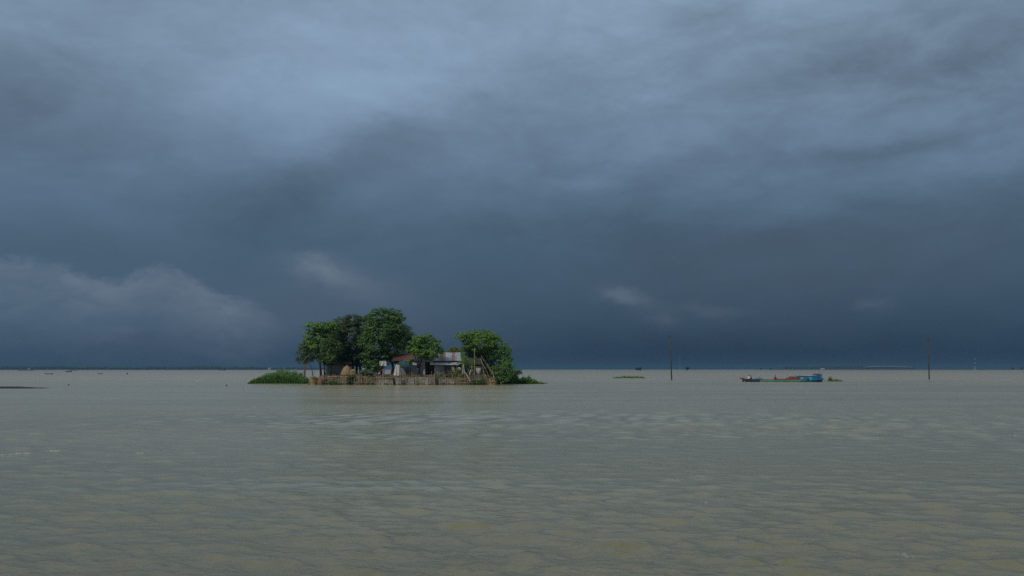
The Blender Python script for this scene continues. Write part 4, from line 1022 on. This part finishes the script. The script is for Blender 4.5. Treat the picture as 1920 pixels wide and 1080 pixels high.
# clay pots heaped on deck: one pot, then copies
pm0 = MB(); pm0.lathe((0, 0, 0), [(.08, 0), (.16, .06), (.18, .14), (.14, .22), (.08, .26), (.11, .29)], 12)
pot_me = bpy.data.meshes.new('clay_pot'); pot_me.from_pydata(pm0.v, [], pm0.f); pot_me.materials.append(M_CLAY)
pot_me.polygons.foreach_set('use_smooth', [True] * len(pm0.f)); pot_me.update()
k = 0
spots = []
for i in range(30):
    px = 1454.5 + i * 1.32
    hp = .30
    for yy in (-.95, -.5, .05):
        spots.append((px, yy, .33, 0))
        if px > 1474: spots.append((px + .4, yy + .1, .57, 1))
        if 1480 < px < 1487: spots.append((px + .2, yy + .1, .80, 2))
for (px, yy, z, lv) in spots:
    o = bpy.data.objects.new('clay_pot', pot_me); COL.objects.link(o)
    o.location = (PX(px, BD) + R.uniform(-.02, .02), BD + yy, z - .02); o.rotation_euler = (R.uniform(-.3, .3), R.uniform(-.3, .3), R.uniform(0, 6)); o.scale = (1, 1, R.uniform(.8, 1.02))
    tag(o, ('orange clay pot in the low row laid along the boat deck', 'orange clay pot in the second layer of the heap nearer the cabin', 'orange clay pot at the very top of the heap nearer the cabin')[lv] if lv or px <= 1474
        else 'orange clay pot in the bottom layer of the heap nearer the cabin', 'pot', 'orange clay pots heaped on the boat')
person((PX(1403.4, BD), BD - .1, .44), math.radians(80), 'person in a white shirt squatting near the prow of the boat', 'squat', M_SHIRTW, M_SHIRTW)
person((PX(1408.6, BD), BD + .2, .40), math.radians(-70), 'person in dark clothes squatting behind the one in white on the boat', 'squat', M_CLOTHD, M_CLOTHD, sc=.85)
person((PX(1452.4, BD), BD - .2, .32), math.radians(85), 'person with black hair squatting mid-deck at the start of the clay pots', 'squat', M_CLOTHD, M_CLOTHR)
xw = PX(719, 158.2); person((xw, 158.2, gz(xw, 158.2) + .1), math.radians(10), 'person in a rust top and pale purple sarong standing under the tallest tree', 'stand', M_SHIRTR, M_SARONG, sc=.95)

# ------------------------------------------------------------------ poles standing in the flood
def pole(pxb, pyb, pxt, pyt, label, wt=.13):
    D = F * CAMH / (pyb - HZ); b = Vector((PX(pxb, D), D, 0)); t = P(pxt, pyt, D)
    r = empty('utility_pole', b, label, 'pole', 'power poles in the flood water')
    MB().tube([b + (b - t) * .08, b.lerp(t, .5), t], [.15, .135, .11], 10).build('pole', M_CONC, r, smooth=True)
    c = b.lerp(t, .962); m = MB(); m.box(c.x - .52, c.x + .52, c.y - .20, c.y - .12, c.z - .05, c.z + .05); m.build('crossarm', M_STEEL, r)
    MB().tube([c + Vector((-.40, -.16, 0)), c + Vector((0, -.16, -.55))], .025, 5).build('brace', M_STEEL, r)
    MB().tube([c + Vector((.40, -.16, 0)), c + Vector((0, -.16, -.55))], .025, 5).build('brace', M_STEEL, r)
    for dx in (-.45, .45):
        MB().lathe(c + Vector((dx, -.16, .05)), [(.03, 0), (.07, .05), (.05, .11), (.075, .16), (.03, .22)], 8).build('insulator', M_CONC, r)
    MB().lathe(t + Vector((0, 0, -.02)), [(.03, 0), (.07, .06), (.05, .13), (.07, .19), (.02, .26)], 8).build('insulator', M_CONC, r)
pole(1259.5, 712.3, 1255.6, 628.5, 'tall power pole leaning slightly left, standing alone in open water')
pole(1742.3, 711.0, 1740.0, 634.0, 'tall power pole standing to the right of the blue boat')

# ------------------------------------------------------------------ far shore and distant things
def far_wood():
    C, N = [], []
    px = -260.0
    def top(px): return 7.2 + 1.3 * math.sin(px * .021) + .9 * math.sin(px * .067 + 1) + .6 * math.sin(px * .19)
    while px < 640:
        D = 3030 + R.uniform(-10, 60); h = top(px) * R.uniform(.7, 1.15) * D / F * (1.0 if px < 560 else .7); w = R.uniform(3.0, 6.5)
        c = np.array([PX(px, D), D, h * .45]); k = 46
        d = rng.normal(size=(k, 3)); d /= np.linalg.norm(d, axis=1, keepdims=True)
        C.append(c + d * np.array([w, w, h * .55]) * rng.uniform(.6, 1, (k, 1))); N.append(d + np.array([0, -.2, .4]) + rng.normal(0, .3, (k, 3)))
        px += R.uniform(1.4, 2.6)
    C = np.vstack(C); N = np.vstack(N); C[:, 2] = np.maximum(C[:, 2], .4)
    o = leaf_mesh(C, N, rng.uniform(1.4, 3.0, len(C)), 'far_wood', L_FAR, None, .8)
    tag(o, 'hazy blue tree line along the far shore on the left', 'wood', kind='stuff')
far_wood()
m = MB(); vs = []
for i in range(80):
    px = -300 + i * 12.2; D = 3000 + 12 * math.sin(i * .7); vs += [(PX(px, D), D, -.3), (PX(px, D + 12), D + 12, .7), (PX(px, D + 90), D + 90, .8)]
m.add(vs, [(3 * i, 3 * i + 3, 3 * i + 4, 3 * i + 1) for i in range(79)] + [(3 * i + 1, 3 * i + 4, 3 * i + 5, 3 * i + 2) for i in range(79)])
tag(m.build('far_bank', M_MUD), kind='structure')
def far_tree(px, py_top, D, w, label, group=None, wide=1.0, base=None, gap=.25):
    H = (HZ - py_top) * D / F + CAMH; W = w * D / F / 2
    r = empty('far_tree', (PX(px, D), D, 0), label, 'tree', group)
    l = [((PX(px, D), D, H * .62), (W * .8, W * .8, H * .36)), ((PX(px, D) - W * .45, D, H * .52), (W * .5, W * .5, H * .26)), ((PX(px, D) + W * .45, D, H * .56), (W * .5, W * .5, H * .27))]
    C, N, Z = lobe_leaves(l, 1.1, .55, 12, max(1.0, W * .35), .5)
    C[:, 2] = np.clip(C[:, 2], .2, None)
    leaf_mesh(C, N, Z, 'crown', L_FAR, r, .8)
    MB().tube([(PX(px, D), D, -.3), (PX(px, D), D, H * .6)], [H * .04, H * .02], 6).build('trunk', M_BARKD, r)
far_tree(1195, 688.6, 1300, 7, 'tiny dark tree on the horizon, left half of the lone pair')
far_tree(1200.5, 687.8, 1300, 6, 'tiny dark rounded tree on the horizon touching the smaller one to its left')
far_tree(1289, 687.2, 1500, 7, 'tiny dark lone tree on the horizon right of the leaning pole')
far_tree(1427, 689.8, 2400, 3, 'smallest dark speck of a tree on the horizon above the boat prow')
far_tree(1445, 689.2, 2400, 4, 'small dark tree on the horizon above the middle of the boat')
# wooded islet at the right: single trees
xs = [(1474, 6, 687.6), (1482, 7, 687.9), (1492, 9, 686.8), (1500, 8, 687.5), (1510, 10, 687.9), (1522, 8, 688.5), (1531, 9, 687.4), (1540, 11, 686.0), (1551, 10, 686.8), (1560, 10, 687.2), (1570, 11, 686.9),
      (1580, 10, 686.4), (1590, 10, 687.0), (1600, 11, 686.2), (1610, 13, 685.2), (1618, 11, 686.0), (1627, 9, 688.8)]
for i, (px, w, t) in enumerate(xs):
    far_tree(px, t - .6, 2900 + (i % 3) * 20, w * 1.25, 'hazy rounded tree of the low wooded islet on the horizon behind the boat', 'trees of the far islet behind the boat')
for px, w, t in ((1706, 9, 688.5), (1712, 8, 689.5)):
    far_tree(px, t - .5, 3100, w * 1.2, 'hazy low tree at the right end of the long bridge', 'trees at the end of the bridge')
for px, w, t, lb in ((1899, 6, 688.4, 'small dark tree on the horizon near the right edge of the photo'), (1915, 9, 687.6, 'wider dark tree on the horizon at the right edge of the photo')):
    far_tree(px, t, 2500, w, lb)
m = MB(); vs = []
for i in range(60):
    px = 1440 + i * 8.4; D = 2880 + 8 * math.sin(i * .9); e = .25 + .45 * math.sin(math.pi * i / 59); vs += [(PX(px, D), D, -.3), (PX(px, D + 8), D + 8, e + .9), (PX(px, D + 70), D + 70, e + 1.1)]
m.add(vs, [(3 * i, 3 * i + 3, 3 * i + 4, 3 * i + 1) for i in range(59)] + [(3 * i + 1, 3 * i + 4, 3 * i + 5, 3 * i + 2) for i in range(59)])
tag(m.build('far_bank', M_MUD), kind='structure')
def far_house(px0, px1, py, D, label, wallm=M_GREYC, roofm=M_GREYC):
    r = empty('far_house', (PX(px0, D), D, 0), label, 'house'); x0, x1 = PX(px0, D), PX(px1, D); z1 = PZ(py, D)
    MB().box(x0, x1, D, D + 6, .3, z1 * .75).build('wall', wallm, r)
    m = MB(); m.slab((x0 - .5, D - .6, z1 * .72), (x1 + .5, D - .6, z1 * .72), (x1 + .5, D + 3, z1), (x0 - .5, D + 3, z1), .2)
    m.slab((x0 - .5, D + 3.02, z1), (x1 + .5, D + 3.02, z1), (x1 + .5, D + 6.6, z1 * .72), (x0 - .5, D + 6.6, z1 * .72), .2); m.build('roof', roofm, r)
    MB().box((x0 + x1) / 2 - .6, (x0 + x1) / 2 + .6, D - .06, D - .01, .4, z1 * .6).build('door', M_DARK, r)
far_house(1539.5, 1546, 690.4, 2860, 'long white-roofed house among the trees of the far islet')
far_house(503, 507, 689.8, 2990, 'tiny white house on the far shore above the left plant mound')
far_house(52, 55, 691, 2990, 'tiny pale house on the far shore at the left')
# bridge: shallow arch on piers
Dbr = 3200
br = empty('bridge', (PX(1665, Dbr), Dbr, 0), 'long pale low bridge arching along the horizon on the right', 'bridge')
def brz(t): return PZ(688.6 - 1.9 * math.sin(math.pi * t) ** .8, Dbr)
n = 40; vs = []
for i in range(n + 1):
    t = i / n; x = PX(1620 + 90 * t, Dbr); z = brz(t)
    vs += [(x, Dbr, z - 1.0), (x, Dbr, z + .5), (x, Dbr + 12, z + .5), (x, Dbr + 12, z - 1.0)]
fs = [(4 * i + q, 4 * i + 4 + q, 4 * i + 4 + (q + 1) % 4, 4 * i + (q + 1) % 4) for i in range(n) for q in range(4)] + [(0, 1, 2, 3), (4 * n + 3, 4 * n + 2, 4 * n + 1, 4 * n)]
MB().add(vs, fs).build('deck', M_PAINTW, br)
for i in range(1, 20):
    t = i / 20; x = PX(1620 + 90 * t, Dbr); MB().box(x - .7, x + .7, Dbr + 3, Dbr + 9, -2, brz(t) - 1.02).build('pier', M_CONC, br)
# radio tower with red and white bands
def tower(px, pyt, D, label, w=2.6, bands=6):
    H = PZ(pyt, D); x = PX(px, D); r = empty('radio_tower', (x, D, 0), label, 'tower')
    for b in range(bands):
        z0, z1 = H * b / bands, H * (b + 1) / bands; w0, w1 = w * (1 - .7 * b / bands) / 2, w * (1 - .7 * (b + 1) / bands) / 2; m = MB()
        for sx, sy in ((-1, -1), (1, -1), (1, 1), (-1, 1)):
            m.tube([(x + sx * w0, D + sy * w0, z0), (x + sx * w1, D + sy * w1, z1)], .16, 5)
        for a, c in (((-1, -1), (1, -1)), ((1, -1), (1, 1)), ((1, 1), (-1, 1)), ((-1, 1), (-1, -1))):
            m.tube([(x + a[0] * w0, D + a[1] * w0, z0), (x + c[0] * w1, D + c[1] * w1, z1)], .10, 4)
            m.tube([(x + c[0] * w0, D + c[1] * w0, z0), (x + a[0] * w1, D + a[1] * w1, z1)], .10, 4)
            m.tube([(x + a[0] * w1, D + a[1] * w1, z1), (x + c[0] * w1, D + c[1] * w1, z1)], .10, 4)
        m.build('mast_section', (M_STEEL, M_PAINTW)[b % 2] if b != 0 else M_PAINTW, r)
    for z in (H * .86, H * .55): MB().lathe((x, D - .8, z), [(.3, 0), (.9, .4), (.9, 1.2), (.3, 1.5)], 8).build('dish', M_PAINTW, r)
    MB().box(x - 2.2, x + 2.2, D - 2, D + 2, 0, 1.8).build('base_cabin', M_PAINTW, r)
tower(1828, 671.5, 2500, 'slender banded radio tower on the horizon at the far right')
tower(1275, 670, 4200, 'very faint pale radio tower on the horizon right of the leaning pole', 3.0)
# small boats, far left
def small_boat(px, py, L, label, h=.5, rower=False, mat=M_WOODD, cover=False):
    D = F * CAMH / (py - HZ); x = PX(px, D); r = empty('rowing_boat', (x, D, 0), label, 'boat', 'small boats far out on the left'); m = MB(); n = 12; prof = []
    for i in range(n + 1):
        t = i / n * 2 - 1; w = .55 * (1 - abs(t) ** 2.4) + .03; g = h * (.55 + .6 * abs(t) ** 2.2); b = -.2 + .5 * abs(t) ** 3
        prof.append([(x + t * L / 2, D - w, g), (x + t * L / 2, D - w * .6, (g + b) / 2 - .1), (x + t * L / 2, D, min(b, g - .05)), (x + t * L / 2, D + w * .6, (g + b) / 2 - .1), (x + t * L / 2, D + w, g)])
    for i in range(n):
        for q in range(4): m.add([prof[i][q], prof[i + 1][q], prof[i + 1][q + 1], prof[i][q + 1]], [(0, 1, 2, 3)])
    m.build('hull', mat, r)
    for s in (-.3, .25): MB().box(x + s * L - .1, x + s * L + .1, D - .42, D + .42, h * .45, h * .52).build('bench', M_DECK, r)
    if cover:
        MB().tube([(x - L * .15, D, h * .4), (x + L * .2, D, h * .4)], .5, 10).build('canopy', M_THATCH, r)
small_boat(128.8, 697.6, 5.5, 'dark small boat far out on the left, lying below the far shore', .9, cover=True)
small_boat(137, 694.9, 12, 'long thin dark boat close under the far shore at the left', .9)
small_boat(49, 694.9, 26, 'longest flat dark barge close under the far shore at the far left', 1.0)
small_boat(416, 694.4, 15, 'dark boat close under the far shore, left of the plant mound', 1.2, cover=True)
small_boat(188, 701.4, 2.6, 'small pale brown boat far out, right of the dark one', .45, mat=M_WOOD)
small_boat(92, 701.8, 4.0, 'mossy green low boat far out at the left', .5, mat=pm('hull_olive', (.09, .10, .04), .9, .1))
for px, py, lb in ((238.5, 702.0, 'small dark buoy floating far out left of the plant mound'), (128.7, 722.6, 'tiny dark buoy floating right of the mud spit'), (424.8, 724.0, 'tiny dark buoy floating below the left plant mound')):
    D = F * CAMH / (py - HZ); s = .35 if py < 710 else .13
    m = MB(); m.lathe((PX(px, D), D, -.1), [(s * .4, 0), (s, s * .6), (s * .9, s * 1.4), (s * .35, s * 1.9), (s * .2, s * 2.6), (s * .05, s * 2.7)], 10); tag(m.build('buoy', M_CLOTHD, smooth=True), lb, 'buoy', 'dark floats on the water')

# ------------------------------------------------------------------ whitecaps: small broken crests, one uncountable mass
def foam():
    m = MB()
    def patch(px, py, wpx, n, s=1.0):
        D = F * CAMH / (py - HZ); W = wpx * D / F
        for _ in range(n):
            x = PX(px, D) + R.gauss(0, W * .30); y = D + R.gauss(0, .12 + W * .10); q = s * R.uniform(.25, 1) * (.05 + W * .04)
            vs = []; kk = 7
            for a in range(kk): t = 6.283 * a / kk; vs.append((x + math.cos(t) * q * R.uniform(1.2, 2.8), y + math.sin(t) * q * R.uniform(.4, .8), .02))
            vs.append((x + q * R.uniform(-.5, .5), y, .04 + q * R.uniform(.5, .9)))
            m.add(vs, [(a, (a + 1) % kk, kk) for a in range(kk)])
    for p in ((70, 709, 9, 6), (62, 712.5, 14, 4), (153, 708, 5, 7), (165, 710, 14, 5), (40, 708, 5, 3), (376, 711, 9, 8), (386, 710, 5, 5), (372, 714, 8, 6), (378, 714.6, 6, 4), (425, 709.5, 3, 3), (438, 710, 3, 3), (310, 713, 4, 3), (200, 712, 16, 4),
              (1006, 712.5, 3, 3), (1027, 707, 5, 5), (1032, 710.5, 5, 6), (1020, 708.8, 4, 3), (1045, 711, 8, 5), (1219, 712.5, 9, 6), (1226, 710, 5, 4), (1075, 713, 12, 7), (1090, 711, 8, 4), (1062, 711.4, 10, 4), (1388, 703.2, 3.5, 4), (1463, 703.2, 1.5, 2), (1553, 704.5, 5, 5), (1568, 704.6, 4, 3), (1545, 704.5, 3, 2),
              (1305, 701, 4, 3), (1676, 703.2, 3, 3), (1736, 704.6, 3, 3), (1781, 703.2, 5, 6), (1828, 698.8, 4, 3), (1821, 707.3, 4, 4), (1900, 701, 3, 2)):
        patch(p[0], p[1], p[2], p[3], .6)
    for px, py, w, n in ((42, 852, 34, 26), (12, 854, 22, 10), (101, 847.5, 18, 14), (262, 851.5, 14, 12), (205, 855, 8, 3), (1272, 903, 3, 1), (1325, 946, 3, 1), (1697, 1045, 18, 7), (1646, 822, 14, 4), (1900, 817, 10, 4)):
        D = F * CAMH / (py - HZ); W = w * D / F
        for _ in range(n * 5):
            u = R.uniform(-.5, .5); x = PX(px, D) + W * u; y = D + R.gauss(0, .06) * (D / 28) + .12 * math.sin(u * 9); q = R.uniform(.0008, .0042) * (D / 26)
            kk = 5; vs = [(x + math.cos(6.283 * a / kk) * q * R.uniform(1, 3), y + math.sin(6.283 * a / kk) * q * R.uniform(.5, 1), .015) for a in range(kk)]; vs.append((x, y, .045 + q)); m.add(vs, [(a, (a + 1) % kk, kk) for a in range(kk)])
    tag(m.build('foam', M_FOAM), 'white flecks of foam on broken wave crests', 'foam', kind='stuff')
foam()

# ------------------------------------------------------------------ air: even thin haze over the whole flood
m = MB(); m.box(-8300, 8300, -8300, 8300, -1.6, 32.5); hz = m.build('haze', M_DARK)
hz.data.materials.clear(); hm = bpy.data.materials.new('haze_air'); hm.use_nodes = True; hm.node_tree.nodes.clear()
vo = hm.node_tree.nodes.new('ShaderNodeVolumePrincipled'); ho = hm.node_tree.nodes.new('ShaderNodeOutputMaterial')
vo.inputs['Color'].default_value = (.13, .27, .38, 1); vo.inputs['Density'].default_value = 0.00018; vo.inputs['Anisotropy'].default_value = 0.0
hm.node_tree.links.new(vo.outputs[0], ho.inputs['Volume']); hz.data.materials.append(hm)
tag(hz, 'thin bluish haze over the flood', 'haze', kind='stuff')
